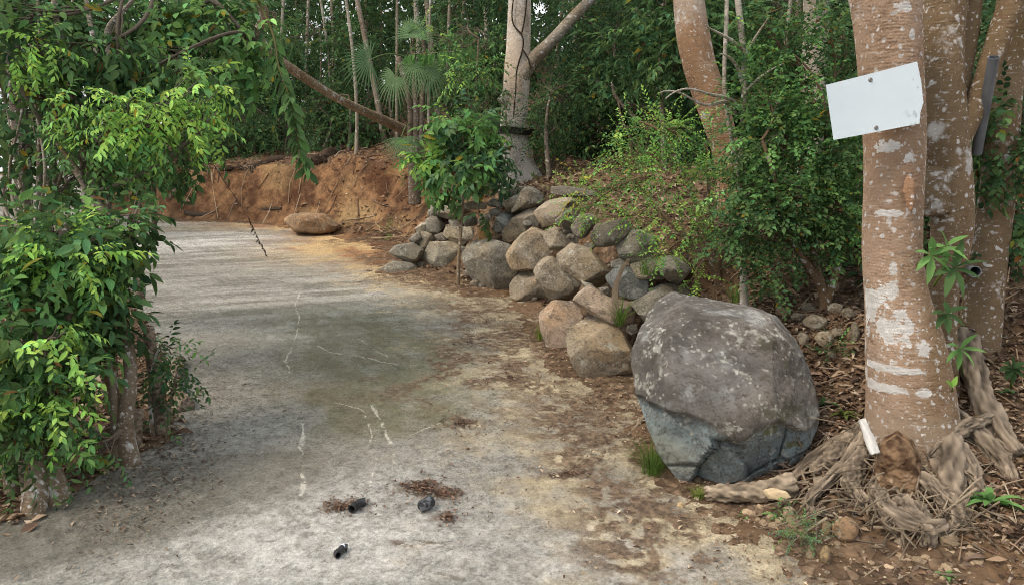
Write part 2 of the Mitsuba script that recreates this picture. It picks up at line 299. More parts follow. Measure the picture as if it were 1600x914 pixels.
# ---------------------------------------------------------------- ground and driveway
xs = np.unique(np.r_[np.arange(-3.6, 3.4, .045), np.arange(-9, 6, .09), -9 - np.geomspace(.1, 400, 60), 6 + np.geomspace(.1, 400, 60)])
ys = np.unique(np.r_[-60, -20, -6, -2, 0, np.arange(1, 7, .05), np.arange(7, 20, .085), 20 + np.geomspace(.1, 500, 70)])
def sheet(xs, ys, fn):
    X, Y = np.meshgrid(xs, ys, indexing='ij'); return np.stack([X, Y, fn(X, Y)], -1).reshape(-1, 3), grid_faces(len(xs), len(ys))
gv, gf = sheet(xs, ys, G)
gf = gf[:, ::-1] if normals(gv[:], gf)[:, 2].mean() < 0 else gf
obj('ground', (gv, gf), 'm_ground', smooth=True, kind='structure', label='sloping earth and forest floor around the concrete driveway')

tt = np.r_[np.linspace(0, 1, 900)]
def param(L, t):
    d = np.r_[0, np.cumsum(np.hypot(*np.diff(L[:, :2], axis=0).T))]; return np.c_[np.interp(t, L[:, 1] * 0 + np.arange(len(L)), L[:, 0]), np.interp(t, np.arange(len(L)), L[:, 1])]
yy = np.r_[np.linspace(0.3, 2, 30), np.linspace(2.03, 12, 470), np.linspace(12.1, 34, 100)]
lx = PchipInterpolator(LL[:, 1], LL[:, 0])(yy)
wy_sorted = WL[1:-2][:, :2]
def right_x(y):
    return np.interp(y, np.maximum.accumulate(wy_sorted[:, 1]), wy_sorted[:, 0])
rx = right_x(yy) + .25
U = np.linspace(0, 1, 240)
X = lx[:, None] - .12 + (rx - lx + .12)[:, None] * U; Y = np.repeat(yy[:, None], 240, 1)
edge_wob = .10 * (meshkit.fbm(np.stack([yy * 1.3, yy * 0, yy * 0], -1), 3, 31) - .5)
X += edge_wob[:, None] * (1 - U) ** 4
P = np.stack([X, Y, X * 0], -1)
Z = plane(X, Y) + .010 * (meshkit.fbm(P * 6, 3, 14) - .5) + .005 * (meshkit.fbm(P * 25, 2, 15) - .5)
Z[:, 0] -= .1
dv, df = np.stack([X, Y, Z], -1).reshape(-1, 3), grid_faces(len(yy), 240)
df = df[:, ::-1] if normals(dv, df)[:, 2].mean() < 0 else df
obj('driveway', (dv, df), 'm_driveway', smooth=True, kind='structure', label='worn concrete driveway with olive damp patches and washed dirt')
# ---------------------------------------------------------------- stones
R = np.random.default_rng(11)
_ico = {}
def ico(n):
    if n not in _ico:
        m = trimesh.creation.icosphere(n); _ico[n] = (np.array(m.vertices), np.array(m.faces))
    return _ico[n]
def stone(outline, Y, thick, sub=4, seed=0, facets=9, rough=.05, back=.8, cut=.16, soft=9, prof=.46, planes=()):
    """a stone with this outline seen from the driveway at distance Y, bulging by thick; real depth, flattened by broken faces. Returns v, f, and the local frame"""
    P = np.array([at(x, y, Y) for x, y in outline]); c = P.mean(0)
    w = unit((c - [0, 0, CAM_H]) * [1, 1, .25]); u = unit(np.cross(w, [0, 0, 1.])); t = np.cross(u, w)
    q = np.stack([(P - c) @ u, (P - c) @ t], 1)
    ang = np.arctan2(q[:, 1], q[:, 0]); o = np.argsort(ang); ang, rr = ang[o], np.hypot(*q.T)[o]
    d, f = ico(sub); rng = np.random.default_rng(seed + 100)
    a = np.arctan2(d[:, 1], d[:, 0]); e = np.hypot(d[:, 0], d[:, 1])
    # polygon radius along angle (straight edges between corners, softened)
    A = np.linspace(-np.pi, np.pi, 721)
    cx, cy = rr * np.cos(ang), rr * np.sin(ang); rad = np.full(len(A), 0.)
    for i in range(len(ang)):
        j = (i + 1) % len(ang); ex, ey = cx[j] - cx[i], cy[j] - cy[i]
        den = np.cos(A) * ey - np.sin(A) * ex; den = np.where(np.abs(den) < 1e-9, 1e-9, den)
        s = (cx[i] * ey - cy[i] * ex) / den; k = (cx[i] * np.sin(A) - cy[i] * np.cos(A)) / (-den)
        k = ((s * np.cos(A) - cx[i]) * ex + (s * np.sin(A) - cy[i]) * ey) / (ex * ex + ey * ey + 1e-12)
        rad = np.where((s > 0) & (k >= -1e-6) & (k <= 1 + 1e-6), np.maximum(rad, s), rad)
    m = len(A) - 1; ker = np.hanning(soft); ker /= ker.sum()
    rad[:m] = np.convolve(np.r_[rad[m - 40:m], rad[:m], rad[:40]], ker, 'same')[40:40 + m]; rad[m] = rad[0]
    r = np.interp(a, A, rad)
    # squarish profile so that the face reads broad
    ee = e ** prof; zz = np.sign(d[:, 2]) * np.abs(d[:, 2]) ** .9
    L = np.stack([r * ee * np.cos(a), r * ee * np.sin(a), zz * thick * np.where(d[:, 2] > 0, 1, back)], 1)
    S = np.array([rad.mean(), rad.mean(), thick])
    for _ in range(facets):
        n = unit(rng.normal(size=3) * [1, 1, 1.3]); n[2] = abs(n[2]) if rng.random() < .75 else n[2]; n = unit(n)
        h = ((L / S) @ n); lim = h.max() * (1 - cut * rng.random())
        over = np.maximum(h - lim, 0); L -= (over * .92)[:, None] * n * S
    for *n, lim in planes:
        n = unit(n); h = (L / S) @ n; L -= (np.maximum(h - lim, 0) * .93)[:, None] * n * S
    for k_, c_ in ((0, rr * np.cos(ang)), (1, rr * np.sin(ang))):
        L[:, k_] = (L[:, k_] - L[:, k_].min()) / np.ptp(L[:, k_]) * np.ptp(c_) * 1.02 + c_.min() - .01 * np.ptp(c_)
    sz = rad.mean()
    nrm = normals(L.copy(), f)
    L += nrm * (nz(L / sz, 1.6, seed, 4) * 2 * rough * sz + nz(L / sz, 6, seed + 5, 3) * .8 * rough * sz + nz(L / sz, 17, seed + 6, 2) * .35 * rough * sz)[:, None]
    M = np.stack([u, t, -w], 0)
    return L @ M + c, f, (L / S)
def stone_color(v, base, seed, var=.35):
    n1, n2 = nz(v, 5, seed, 3), nz(v, 16, seed + 3, 3)
    c = np.asarray(base) * (1 + var * 1.6 * n1 + var * 1.2 * n2)[:, None]
    warm = np.clip(nz(v, 3.2, seed + 9, 2) * 4, 0, 1)[:, None]
    return np.clip(c * (1 - warm) + c * np.array([1.12, 1.0, .84]) * warm, .01, .8)
C5 = lambda *p: [(580 + x / 4.154, 260 + y / 4.154) for x, y in p]
C7 = lambda *p: [(800 + x / 3.0475, 280 + y / 3.0475) for x, y in p]
GREY, TAN, PALE, BLUE, ORANGE, DARK, PINK = (.24, .225, .19), (.285, .242, .185), (.30, .28, .23), (.19, .205, .20), (.36, .22, .10), (.17, .15, .125), (.30, .235, .185)
BASE = [(600, 432), (665, 425), (720, 430), (742, 461), (810, 461), (850, 490), (870, 545), (900, 575), (930, 600), (985, 600), (1060, 610)]
def wall_depth(px, py, setback=0.):
    b = np.interp(px, *np.array(BASE).T); g = flat(px, b); Y = g[1]
    for _ in range(6):
        h = at(px, py, Y)[2] - .05 * g[1]; Y = g[1] + .10 + .38 * max(h, 0)
    return Y + setback
WALL = thing('rock_wall', 'dry stacked retaining wall of tan and grey rocks beside the driveway', 'retaining wall')
STONES = [
 (C5((125,545),(170,515),(260,500),(320,545),(350,580),(330,610),(240,618),(150,600)), GREY, .16), (C5((60,665),(130,620),(240,625),(310,650),(325,700),(300,735),(60,735)), GREY, .2),
 (C5((290,480),(345,420),(400,440),(420,490),(380,545),(310,535)), GREY, .13), (C5((245,470),(300,430),(335,440),(290,510),(260,505)), GREY, .12), (C5((350,355),(400,325),(450,335),(475,400),(440,440),(365,428)), GREY, .13),
 (C5((285,405),(330,370),(365,365),(365,420),(310,430)), PALE, .11), (C5((365,305),(400,245),(455,235),(440,315),(380,330)), GREY, .14), (C5((430,325),(465,250),(595,235),(605,335),(540,350)), GREY, .18),
 (C5((605,250),(690,220),(750,255),(725,280),(620,280)), GREY, .15), (C5((470,430),(520,395),(690,400),(695,480),(600,498),(540,485)), PALE, .16), (C5((412,455),(450,433),(505,470),(480,498),(428,492)), DARK, .10),
 (C5((505,352),(580,345),(580,398),(540,412)), GREY, .12), (C5((585,332),(670,322),(692,378),(615,392)), GREY, .13), (C5((690,335),(760,308),(782,340),(757,373),(698,373)), PALE, .12), (C5((695,420),(735,390),(800,435),(775,470),(698,488)), ORANGE, .1),
 (C5((338,600),(390,500),(520,488),(655,505),(645,570),(580,675),(470,675),(345,640)), PALE, .22), (C5((296,630),(340,618),(355,660),(320,674)), GREY, .08),
 (C5((595,620),(640,540),(720,482),(820,472),(905,530),(925,610),(962,700),(900,838),(800,832),(700,805),(640,705)), GREY, .27), (C5((805,340),(860,298),(925,308),(905,365),(860,435),(808,425)), BLUE, .15),
 (C5((856,420),(960,288),(1040,266),(1094,310),(1090,390),(980,475),(920,503),(862,480)), TAN, .2), (C5((848,180),(900,132),(990,132),(1004,168),(930,204)), PALE, .13), (C5((858,242),(940,188),(1060,158),(1115,190),(1085,243),(960,293),(870,288)), GREY, .2),
 (C5((755,232),(800,210),(855,237),(832,268),(780,262)), GREY, .12), (C5((765,292),(830,268),(848,313),(800,328)), GREY, .1), (C5((790,395),(850,345),(868,420),(820,440)), BLUE, .1),
 (C7((108,165),(170,92),(262,92),(305,130),(292,183),(200,213),(150,228)), TAN, .2), (C7((207,192),(250,142),(332,138),(348,170),(280,232),(213,232)), DARK, .16), (C7((-25,370),(60,288),(140,238),(182,240),(192,310),(190,352),(110,432),(20,422)), TAN, .24),
 (C7((148,255),(200,232),(272,252),(314,300),(252,344),(178,332)), TAN, .16), (C7((217,350),(290,312),(382,338),(464,440),(457,494),(410,516),(330,474),(238,402)), TAN, .19), (C7((107,420),(160,378),(232,398),(324,490),(292,564),(250,586),(178,553),(118,482)), TAN, .18),
 (C7((-6,480),(50,443),(112,448),(152,520),(188,582),(130,618),(58,604),(0,565)), TAN, .18), (C7((376,260),(410,218),(500,197),(566,208),(548,252),(500,304),(410,324)), DARK, .18), (C7((282,232),(320,178),(402,168),(404,222),(370,263),(308,283)), DARK, .17),
 (C7((495,312),(560,246),(664,266),(686,350),(600,395),(518,384)), GREY, .22), (C7((452,470),(500,417),(562,417),(644,458),(644,543),(570,568),(498,543)), BLUE, .16), (C7((297,582),(308,528),(340,516),(470,578),(562,600),(580,662),(560,694),(480,684),(328,622)), PINK, .17),
 (C7((562,612),(620,570),(700,520),(800,505),(860,540),(760,610),(690,690),(620,684)), GREY, .25), (C7((132,642),(190,586),(302,598),(334,652),(314,725),(252,830),(178,784),(146,702)), PINK, .2), ([(886,549),(892,523),(915,504),(944,499),(958,511),(986,552),(984,586),(957,602),(925,599),(892,575)], TAN, .24),
 (C7((560,400),(640,375),(730,390),(760,440),(680,475),(590,450)), PALE, .18), (C7((470,395),(510,380),(545,400),(530,420),(480,420)), GREY, .08), (C7((540,700),(590,690),(600,730),(560,745)), DARK, .12), (C7((415,520),(455,515),(470,545),(430,552)), GREY, .07), (C7((330,485),(375,500),(390,520),(345,515)), PALE, .06),
 (C7((700,395),(790,370),(850,430),(800,500),(740,470)), GREY, .2), (C7((0,110),(60,40),(130,55),(120,100),(40,135),(0,160)), GREY, .15), (C7((190,40),(260,35),(400,60),(350,90),(220,80)), DARK, .14),
]
for i, (o, base, th) in enumerate(STONES):
    c = np.mean(o, 0); o = c + (np.array(o) - c) * 1.05; big = np.ptp(np.array(o)[:, 0]) > 40
    Y = wall_depth(c[0], c[1], .04 + th * .35)
    v, f, L = stone(o, Y, th, 5 if np.ptp(np.array(o)[:, 0]) > 72 else 4 if big else 3, seed=i * 7, facets=18, rough=.042, back=1.1, cut=.36)
    obj('stone', (v, f), 'm_rock', WALL, smooth=True, color=stone_color(v, np.array(base) * (.85 + .3 * R.random()), i))
# fist sized chock stones packed in the joints and the crumbled core behind
for i in range(46):
    px, py = R.uniform(640, 1010), 0; b = np.interp(px, *np.array(BASE).T); top = np.interp(px, [640, 700, 800, 900, 1010], [345, 320, 300, 330, 400])
    py = R.uniform(top + 25, b - 10); r = R.uniform(5, 10); a0 = R.uniform(0, 6.28)
    o = [(px + r * 1.25 * math.cos(a0 + t) * R.uniform(.8, 1.2), py + r * .8 * math.sin(a0 + t) * R.uniform(.8, 1.2)) for t in np.linspace(0, 5.6, 7)]
    v, f, L = stone(o, wall_depth(px, py, .17), .07, 3, seed=900 + i, facets=9, rough=.05)
    obj('stone', (v, f), 'm_rock', WALL, smooth=True, color=stone_color(v, np.array([GREY, TAN, DARK][i % 3]) * .75, i))

# the big boulder
BO = [(985,560),(1000,520),(1020,482),(1045,470),(1130,478),(1215,500),(1245,540),(1262,590),(1274,640),(1266,690),(1240,748),(1190,772),(1110,768),(1065,742),(1030,702),(1010,660),(998,625)]
v, f, L = stone(BO, 3.93, .42, 6, seed=4, facets=14, rough=.05, back=.95, cut=.14, soft=9, prof=.42, planes=((.05, .42, .9, .86), (.80, .25, .55, .90), (-.78, .10, .6, .88), (-.1, -.55, .8, .84), (.5, .8, .35, 1.0), (-.55, .75, .3, .98), (.55, -.5, .7, .9)))
# the lower front has split off: bluish broken planes set back under a ragged lip
W_ = unit(at(1130, 620, 3.93) - [0, 0, CAM_H]); tl = at(1010, 640, 4.1)[2]
lipP = np.array([at(x, y, 3.58) for x, y in ((985, 632), (1010, 642), (1060, 648), (1110, 660), (1150, 690), (1175, 668), (1210, 655), (1270, 675))]); lipz = np.interp(v[:, 0], lipP[:, 0], lipP[:, 2]) + .07 * nz(v, 6, 3, 3)
lower = sstep(.008, -.02, v[:, 2] - lipz) * (L[:, 2] > -.2)
fr = np.zeros(len(v)); a_ = np.zeros(len(v))
vor_p = np.random.default_rng(3).uniform([.65, .1], [1.75, .5], (8, 2)); q2 = np.stack([v[:, 0] + .06 * nz(v, 5, 61), v[:, 2] * 1.2 + .06 * nz(v, 5, 62) - .5 * (v[:, 0] - 1.2)], 1)
dd = np.linalg.norm(q2[:, None] - (vor_p * [1, 1.2] - np.array([0, .5]) * (vor_p[:, :1] - 1.2)), axis=2); idx = dd.argsort(1); d1, d2 = np.take_along_axis(dd, idx[:, :2], 1).T
fr = (np.sin(idx[:, 0] * 12.9898) * 43758.5) % 1
plane_tilt = (q2 - (vor_p * [1, 1.2] - np.array([0, .5]) * (vor_p[:, :1] - 1.2))[idx[:, 0]]) @ np.array([.35, -.25]) * np.where(fr > .5, 1, -1)
v = v + lower[:, None] * W_ * (.015 + .06 * fr + plane_tilt * .7 + .02 * (1 - sstep(0, .02, d2 - d1)))[:, None]
cg = stone_color(v, (.128, .123, .119), 77, .6); cb = stone_color(v, (.15, .19, .205), 78, .35)
lm = (lower * (.75 + .25 * sstep(-.1, .1, nz(v, 7, 5))))[:, None]
cg = cg * (1 - lm) + cb * lm
bl = (sstep(.10, .2, nz(v, 6, 21, 3)) * (1 - lower) * .7)[:, None]; cg = cg * (1 - bl) + np.array([.26, .29, .30]) * bl
ms = (sstep(.13, .2, nz(v, 10, 23, 3)) * (np.abs(v[:, 0] - 1.36) < .2))[:, None] * .8; cg = cg * (1 - ms) + np.array([.09, .09, .03]) * ms
cg = np.where(lm > .5, cg * 1.15, cg * .45 + cg.mean(1, keepdims=True) * np.array([.56, .55, .545]))
dk = (sstep(.02, .16, nz(v, 9, 31, 4)) * (1 - lower) * .55)[:, None]; cg = cg * (1 - dk) + np.array([.06, .058, .055]) * dk
lw_ = (sstep(.06, .16, nz(v, 13, 41, 3)) * sstep(1.2, 1.55, v[:, 0] + nz(v, 3, 9)) * (1 - lower) * .8)[:, None]; cg = cg * (1 - lw_) + np.array([.40, .41, .38]) * lw_
ln = (sstep(.014, .002, d2 - d1) * lower * .55 * sstep(-.1, .1, nz(v, 8, 71)))[:, None]; cg = cg * (1 - ln) + np.array([.035, .035, .035]) * ln
obj('boulder', (v, f), 'm_rock', smooth=True, color=np.clip(cg, .01, .8), label='huge grey lichen spotted boulder with bluish broken base at the wall end', cat='boulder')
# the lone boulder at the far side
v, f, L = stone([(445,345),(450,336),(480,333),(508,335),(530,352),(522,362),(490,368),(460,362)], 13.3, .4, 5, 41, 12, .05)
obj('rock', (v, f), 'm_rock', smooth=True, color=stone_color(v, (.30, .20, .125), 5), label='lone brown boulder lying on the red earth below the cut bank', cat='boulder')
def small_rock(pts, base, label, th=.06, Y=None, group=None, cat='stone', sub=3):
    c = np.mean(pts, 0); g = ground(c[0], max(p[1] for p in pts)); Y = Y or g[1] + th * .5
    v, f, L = stone(pts, Y, th, sub, int(c[0]), 10, .05)
    return obj('rock', (v, f), 'm_rock', smooth=True, color=stone_color(v, base, int(c[0])), label=label, cat=cat, group=group)
def poly(cx, cy, rx, ry, n=8, a=0, seed=0):
    r = np.random.default_rng(seed + int(cx)); t = np.linspace(0, 2 * np.pi, n, endpoint=False) + r.uniform(-.2, .2, n)
    x, y = rx * np.cos(t) * r.uniform(.88, 1.1, n), ry * np.sin(t) * r.uniform(.88, 1.1, n)
    return [(cx + math.cos(a) * p - math.sin(a) * q, cy + math.sin(a) * p + math.cos(a) * q) for p, q in zip(x, y)]
small_rock(poly(1322, 826, 22, 18), (.26, .17, .10), 'round brown stone at the foot of the rotten roots')
small_rock(poly(1292, 826, 9, 11), (.27, .20, .12), 'small tan stone beside the weedy blue green plant')
small_rock(poly(1267, 865, 8, 9), (.25, .19, .12), 'small tan stone half under the weedy plant')
small_rock(poly(1290, 868, 9, 13), (.25, .18, .10), 'upright brown stone below the weedy plant at the bank foot')
small_rock(poly(1336, 799, 9, 7), (.14, .16, .16), 'small bluish stone above the round brown stone')
small_rock(poly(712, 783, 16, 9, a=-.35), (.17, .13, .11), 'flat brown stone lying on rotted leaves on the driveway')
small_rock(poly(1064, 790, 7, 6), (.42, .31, .18), 'pale tan pebble on the driveway below the boulder', .03)
small_rock(poly(987, 772, 7, 5), (.42, .31, .18), 'tan pebble on the driveway left of the boulder foot', .03)
small_rock(poly(1220, 488, 11, 8), (.26, .18, .11), 'brown stone in the litter just behind the boulder top', .07)
for q, rx_, ry_ in (((1275, 505), 20, 13), ((1305, 482), 14, 9), ((1325, 490), 13, 9), ((1290, 530), 17, 13), ((1255, 530), 10, 11), ((1265, 480), 14, 8), ((1310, 520), 13, 8), ((1248, 495), 13, 7), ((1335, 520), 8, 16), ((1300, 555), 9, 7)):
    small_rock(poly(*q, rx_, ry_), (.22, .19, .145), 'weathered stone half buried in leaf litter behind the boulder', .06, group='stones in the litter behind the boulder')
v, f, L = stone(poly(800, 262, 30, 12), 10.2, .25, 4, 5, 10, .05)
# ---------------------------------------------------------------- trunks
def px_path(pts, Y):
    """(px, py, width px[, Y]) -> points and radii"""
    P, r = [], []
    for q in pts:
        y = q[3] if len(q) > 3 else Y
        c = at(q[0], q[1], y); P.append(c); d = c - [0, 0, CAM_H]; z = d[1] * math.cos(PITCH) - d[2] * math.sin(PITCH); r.append(q[2] / 2 / F * z * z / math.hypot(z, d[0]))
    return np.array(P), np.array(r)
def bark_color(v, base, seed, moss=None, var=.3):
    c = np.asarray(base) * (1 + var * 2 * nz(v * [1, 1, .45], 4, seed, 3) + var * nz(v, 20, seed + 2, 2))[:, None]
    g = np.clip(nz(v * [1, 1, .4], 2.6, seed + 4, 3) * 4 + .1, 0, 1)[:, None] * .7
    c = c * (1 - g) + np.asarray(moss if moss is not None else (.16, .11, .055)) * g
    return np.clip(c, .01, .8)
def trunk(pts, Y=None, n=90, k=28, bump=.05, seed=0, flare=0., lobes=5, flare_h=.25, ext=True):
    P, r = px_path(pts, Y)
    P = np.vstack([P, P[-1] + unit(P[-1] - P[-2]) * (.1 if ext else .4) - [0, 0, .2 if ext else 0]]); r = np.r_[r, r[-1] * 1.03]; c = spline(np.c_[P, r], n)
    v, f = tube(c[:, :3], np.maximum(c[:, 3], .002), k); rr = np.r_[np.repeat(c[:, 3], k), c[0, 3], c[-1, 3]]
    N = normals(v, f)
    v = v + N * (nz(v * [1, 1, .6], 5, seed, 3) * 2 * bump * rr)[:, None]
    if flare:
        base = P[-2]; h = v[:, 2] - base[2]; a = np.arctan2(v[:, 1] - base[1], v[:, 0] - base[0])
        v = v + N * [1, 1, .0] * (np.exp(-np.maximum(h, 0) / flare_h) * flare * (.35 + .65 * np.clip(np.cos(lobes * a + seed), 0, 1)) * rr)[:, None]
    return v, f

BROWN = (.29, .185, .115)
TREE = thing('smooth_barked_tree', 'thick smooth brown trunk with white lichen and paint marks carrying the white board', 'tree')
TY = 3.58
MAIN = [(1374,-60,118),(1383,0,113),(1391,100,104),(1397,200,101),(1396,300,98),(1394,400,96),(1403,480,108),(1413,540,128),(1421,600,140),(1424,650,150),(1424,705,165),(1424,760,175)]
tv, tf = trunk(MAIN, TY, 300, 150, .03, 3, .12, 5, .10)
tN = normals(tv, tf)
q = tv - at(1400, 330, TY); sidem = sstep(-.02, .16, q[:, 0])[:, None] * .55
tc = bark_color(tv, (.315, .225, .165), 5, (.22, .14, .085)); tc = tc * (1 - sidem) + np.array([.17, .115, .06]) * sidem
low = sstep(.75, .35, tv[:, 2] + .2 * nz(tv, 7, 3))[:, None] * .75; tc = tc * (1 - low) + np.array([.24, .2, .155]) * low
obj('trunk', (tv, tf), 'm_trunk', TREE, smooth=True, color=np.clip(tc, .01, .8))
def proj(v):
    d = v - [0, 0, CAM_H]; cp, sp = math.cos(PITCH), math.sin(PITCH)
    z = d[:, 1] * cp - d[:, 2] * sp; up = d[:, 1] * sp + d[:, 2] * cp
    return np.stack([800 + F * d[:, 0] / z, 457 - F * up / z], 1)
MARKS = []   # white paint and lichen patches: x, z, half width, half height, raggedness
for cx, cy, rx_, ry_, rg in ((1398,580,46,6.5,.5), (1386,612,37,8,.5), (1441,613,14,7,.5), (1403,335,17,5.5,.6), (1403,455,8,18,1.), (1404,425,6,12,1.), (1410,520,23,30,1.8), (1440,542,10,14,1.5), (1382,462,18,6,1.4), (1418,8,12,7,.9), (1432,50,5,8,.9), (1350,90,10,24,1.6), (1405,228,16,9,1.5), (1430,245,9,9,1.4), (1385,480,12,26,2.2)):
    p_ = at(cx, cy, TY - .165); MARKS.append((p_[0], p_[2], rx_ / F * TY, ry_ / F * TY, rg))
def trunk_mask(p, n, uv):
    m = bark_mask(p, n, uv); w1 = rockfbm(p, 26, 4) - .5; w2 = rockfbm(p, 70, 3) - .5
    for x, z, a, b, rg in MARKS:
        d = dr.sqrt(dr.square((p.x - x) / a) + dr.square((p.z - z) / b)) + rg * 1.5 * w1 + rg * 1.1 * w2
        m = dr.maximum(m, smoothstep(1.05, .8, d) * dr.select(p.y < TY + .02, .95, 0.))
    return m
scene['m_trunk'] = bark_bsdf(trunk_mask)
sv, sf, _ = stone([(1413, 282), (1420, 274), (1428, 284), (1429, 310), (1425, 332), (1416, 318), (1411, 300)], TY - .160, .014, 4, 9, 5, .06)
obj('bark_scar', (sv, sf), 'm_bark', TREE, smooth=True, color=bark_color(sv, (.27, .16, .10), 3), label='oval raised bark scar with pinkish wood')
STEMS = [[(1480,-60,82),(1474,30,74),(1470,130,76),(1474,200,80),(1482,260,76),(1488,320,72),(1485,380,66),(1475,430,60),(1468,500,58),(1466,580,64),(1466,640,80)],
         [(1520,-60,48),(1513,0,48),(1503,70,48),(1494,130,48),(1487,200,54)],
         [(1612,-60,44),(1580,10,47),(1550,92,40),(1531,148,38),(1510,195,40),(1486,240,48)],
         [(1596,-60,62),(1580,50,60),(1570,150,58),(1562,250,60),(1555,330,60),(1545,400,62),(1536,470,68),(1529,530,72),(1525,590,74),(1522,680,90)]]
for i, (s_, Y) in enumerate(zip(STEMS, (3.88, 3.95, 3.86, 4.12))):
    v, f = trunk(s_, Y, 110, 40, .05, 20 + i); obj('trunk', (v, f), 'm_bark', TREE, smooth=True, color=bark_color(v, (.165, .118, .072), 30 + i, (.09, .066, .03)))
def gp(px, py, lift=.0):
    g = ground(px, py); return g + [0, 0, lift]
ROOTS = [([(1375,640,.05),(1345,690,.04),(1300,715,.05),(1262,742,.05),(1236,760,.03)], (.075,.06,.05,.04,.025)), ([(1455,650,.05),(1505,680,.05),(1550,712,.03),(1585,760,.02)], (.08,.06,.05,.03)),
         ([(1440,690,.06),(1482,712,.07),(1510,745,.06),(1520,790,.02)], (.075,.05,.045,.03)), ([(1395,740,.05),(1372,775,.05),(1400,825,.05),(1445,842,.05),(1475,828,.03)], (.06,.045,.05,.045,.025)),
         ([(1450,745,.10),(1490,715,.12),(1525,695,.11),(1548,675,.08)], (.02,.035,.03,.02)), ([(1500,560,.12),(1535,640,.05),(1560,690,.05),(1590,720,.03)], (.09,.07,.06,.04)),
         ([(1352,690,.05),(1325,735,.06),(1290,770,.05),(1262,798,.03),(1300,812,.02)], (.05,.04,.03,.025,.012)), ([(1440,780,.08),(1470,800,.07),(1490,820,.04),(1470,845,.02)], (.05,.04,.035,.025)),
         ([(1330,700,.04),(1300,740,.07),(1270,752,.05)], (.05,.055,.04)), ([(1470,690,.06),(1478,740,.07),(1490,790,.05),(1500,830,.02)], (.08,.085,.07,.04)), ([(1350,730,.07),(1330,770,.07),(1350,800,.04)], (.05,.05,.03)), ([(1400,800,.05),(1430,825,.06),(1450,860,.02)], (.05,.06,.03))]
for i, (p, r) in enumerate(ROOTS):
    v, f = limb([gp(*a) for a in p], np.array(r) * .8, 30, 90, .22, i, 12); gc = grain(90, 30, (.19, .155, .12), i); v = v + normals(v, f) * (.05 * np.linalg.norm(gc, axis=1) - .012)[:, None]
    obj('root', (v, f), 'm_root', TREE, smooth=True, color=gc)
# the rotten stub of a sawn root, brown and crumbling
sv, sf, _ = stone([(1368, 720), (1378, 690), (1402, 676), (1425, 690), (1438, 725), (1440, 780), (1420, 800), (1385, 800), (1366, 770)], 3.36, .13, 5, 3, 6, .09)
def rot_color(p, n, uv):
    f = fbm(p.x * 26, p.y * 26, p.z * 26, 3); s = noise(p.x * 34, p.y * 34, p.z * 34)
    c = mix((.055, .032, .02), (.22, .145, .09), smoothstep(.3, .7, f)); return mix(c, mi.Color3f(.46, .37, .28), smoothstep(.66, .72, s) * smoothstep(.42, .3, p.z - .02))
scene['m_rot'] = bumped(principled(proc(rot_color), .95, .1), lambda p, n, uv: .03 * fbm(p.x * 22, p.y * 22, p.z * 22, 4) + .008 * noise(p.x * 90, p.y * 90, p.z * 90))
obj('stub', (sv, sf), 'm_rot', TREE, smooth=True, label='rotten brown stub of a sawn root below the trunk')
rr = np.random.default_rng(5); fine = []
for i in range(230):
    a = (rr.uniform(1250, 1560), rr.uniform(690, 850)); p0 = gp(*a, rr.uniform(.0, .10)); d = rr.normal(size=3) * [.09, .05, .05] + [0, -.01, -.05]
    fine.append(limb([p0, p0 + d + rr.normal(size=3) * .015, p0 + d * 2 + [0, 0, -.02]], (rr.uniform(.003, .008), .003, .001), 5, 9, .2, i))
for i in range(420):
    a = (1425 + rr.normal(0, 60), 770 + rr.normal(0, 45)); p0 = gp(*a, rr.uniform(.0, .09)); d = rr.normal(size=3) * [.03, .03, .025]
    m_ = tube(np.array([p0 - d, p0, p0 + d + rr.normal(size=3) * .006]), [.002, rr.uniform(.003, .008), .001], 4); fine.append(m_)
fm = join(fine); obj('rootlets', fm, 'm_twig', TREE, smooth=True, kind='stuff', color=np.clip(np.array((.21, .17, .125)) * (1 + 2.2 * nz(fm[0], 6, 2))[:, None], .02, .5))

# the white board and its two screws
SG = [(1288, 134.3), (1429, 98), (1435.6, 132), (1439, 162), (1434.6, 177), (1433.7, 194.4), (1299.8, 220)]
import shapely, shapely.geometry as sg
bo = at(1364, 160, TY - .205); bu = unit(at(1434, 146, TY - .18) - at(1294, 177, TY - .23)); bn = unit(np.cross(bu, unit(at(1360, 115, TY - .20) - at(1368, 205, TY - .215)))); bt = np.cross(bn, bu)
def toplane(px, py):
    d = at(px, py, 1.) - [0, 0, CAM_H]; o = np.array([0, 0, CAM_H]); t = ((bo - o) @ bn) / (d @ bn); return o + d * t
loc = np.array([[(toplane(*p) - bo) @ bu, (toplane(*p) - bo) @ bt] for p in SG])
m = trimesh.creation.extrude_polygon(sg.Polygon(loc), .004, engine='earcut'); m = m.subdivide_to_size(.03)
bv = np.array(m.vertices); bz = bv[:, 2] + .012 * (np.abs(bv[:, 0]) / .2) ** 2 - .010 * np.exp(-((bv[:, 0] + .0) / .025) ** 2) * 0
sgn = np.sign(bn @ (np.array([0, 0, CAM_H]) - bo)); BV = bo + bv[:, :1] * bu + bv[:, 1:2] * bt + (bz[:, None]) * bn * sgn
def board_color(p, n, uv):
    s = smoothstep(.60, .72, .5 * noise(p.x * 95, p.y * 95, p.z * 60) + .5 * fbm(p.x * 16, p.y * 16, p.z * 16, 3)) * smoothstep(1.62, 1.72, p.x)
    return mix((.60, .70, .78), (.30, .38, .44), .75 * s) * (.94 + .1 * fbm(p.x * 6, p.y * 6, p.z * 6, 3))
scene['m_board'] = {'type': 'twosided', 'b': principled(proc(board_color), .45, .4)}
SIGN = obj('board', (BV, m.faces if sgn > 0 else m.faces[:, ::-1]), 'm_board', smooth=30, label='blank tilted white plastic board with a chipped right corner screwed to the thick trunk', cat='sign')
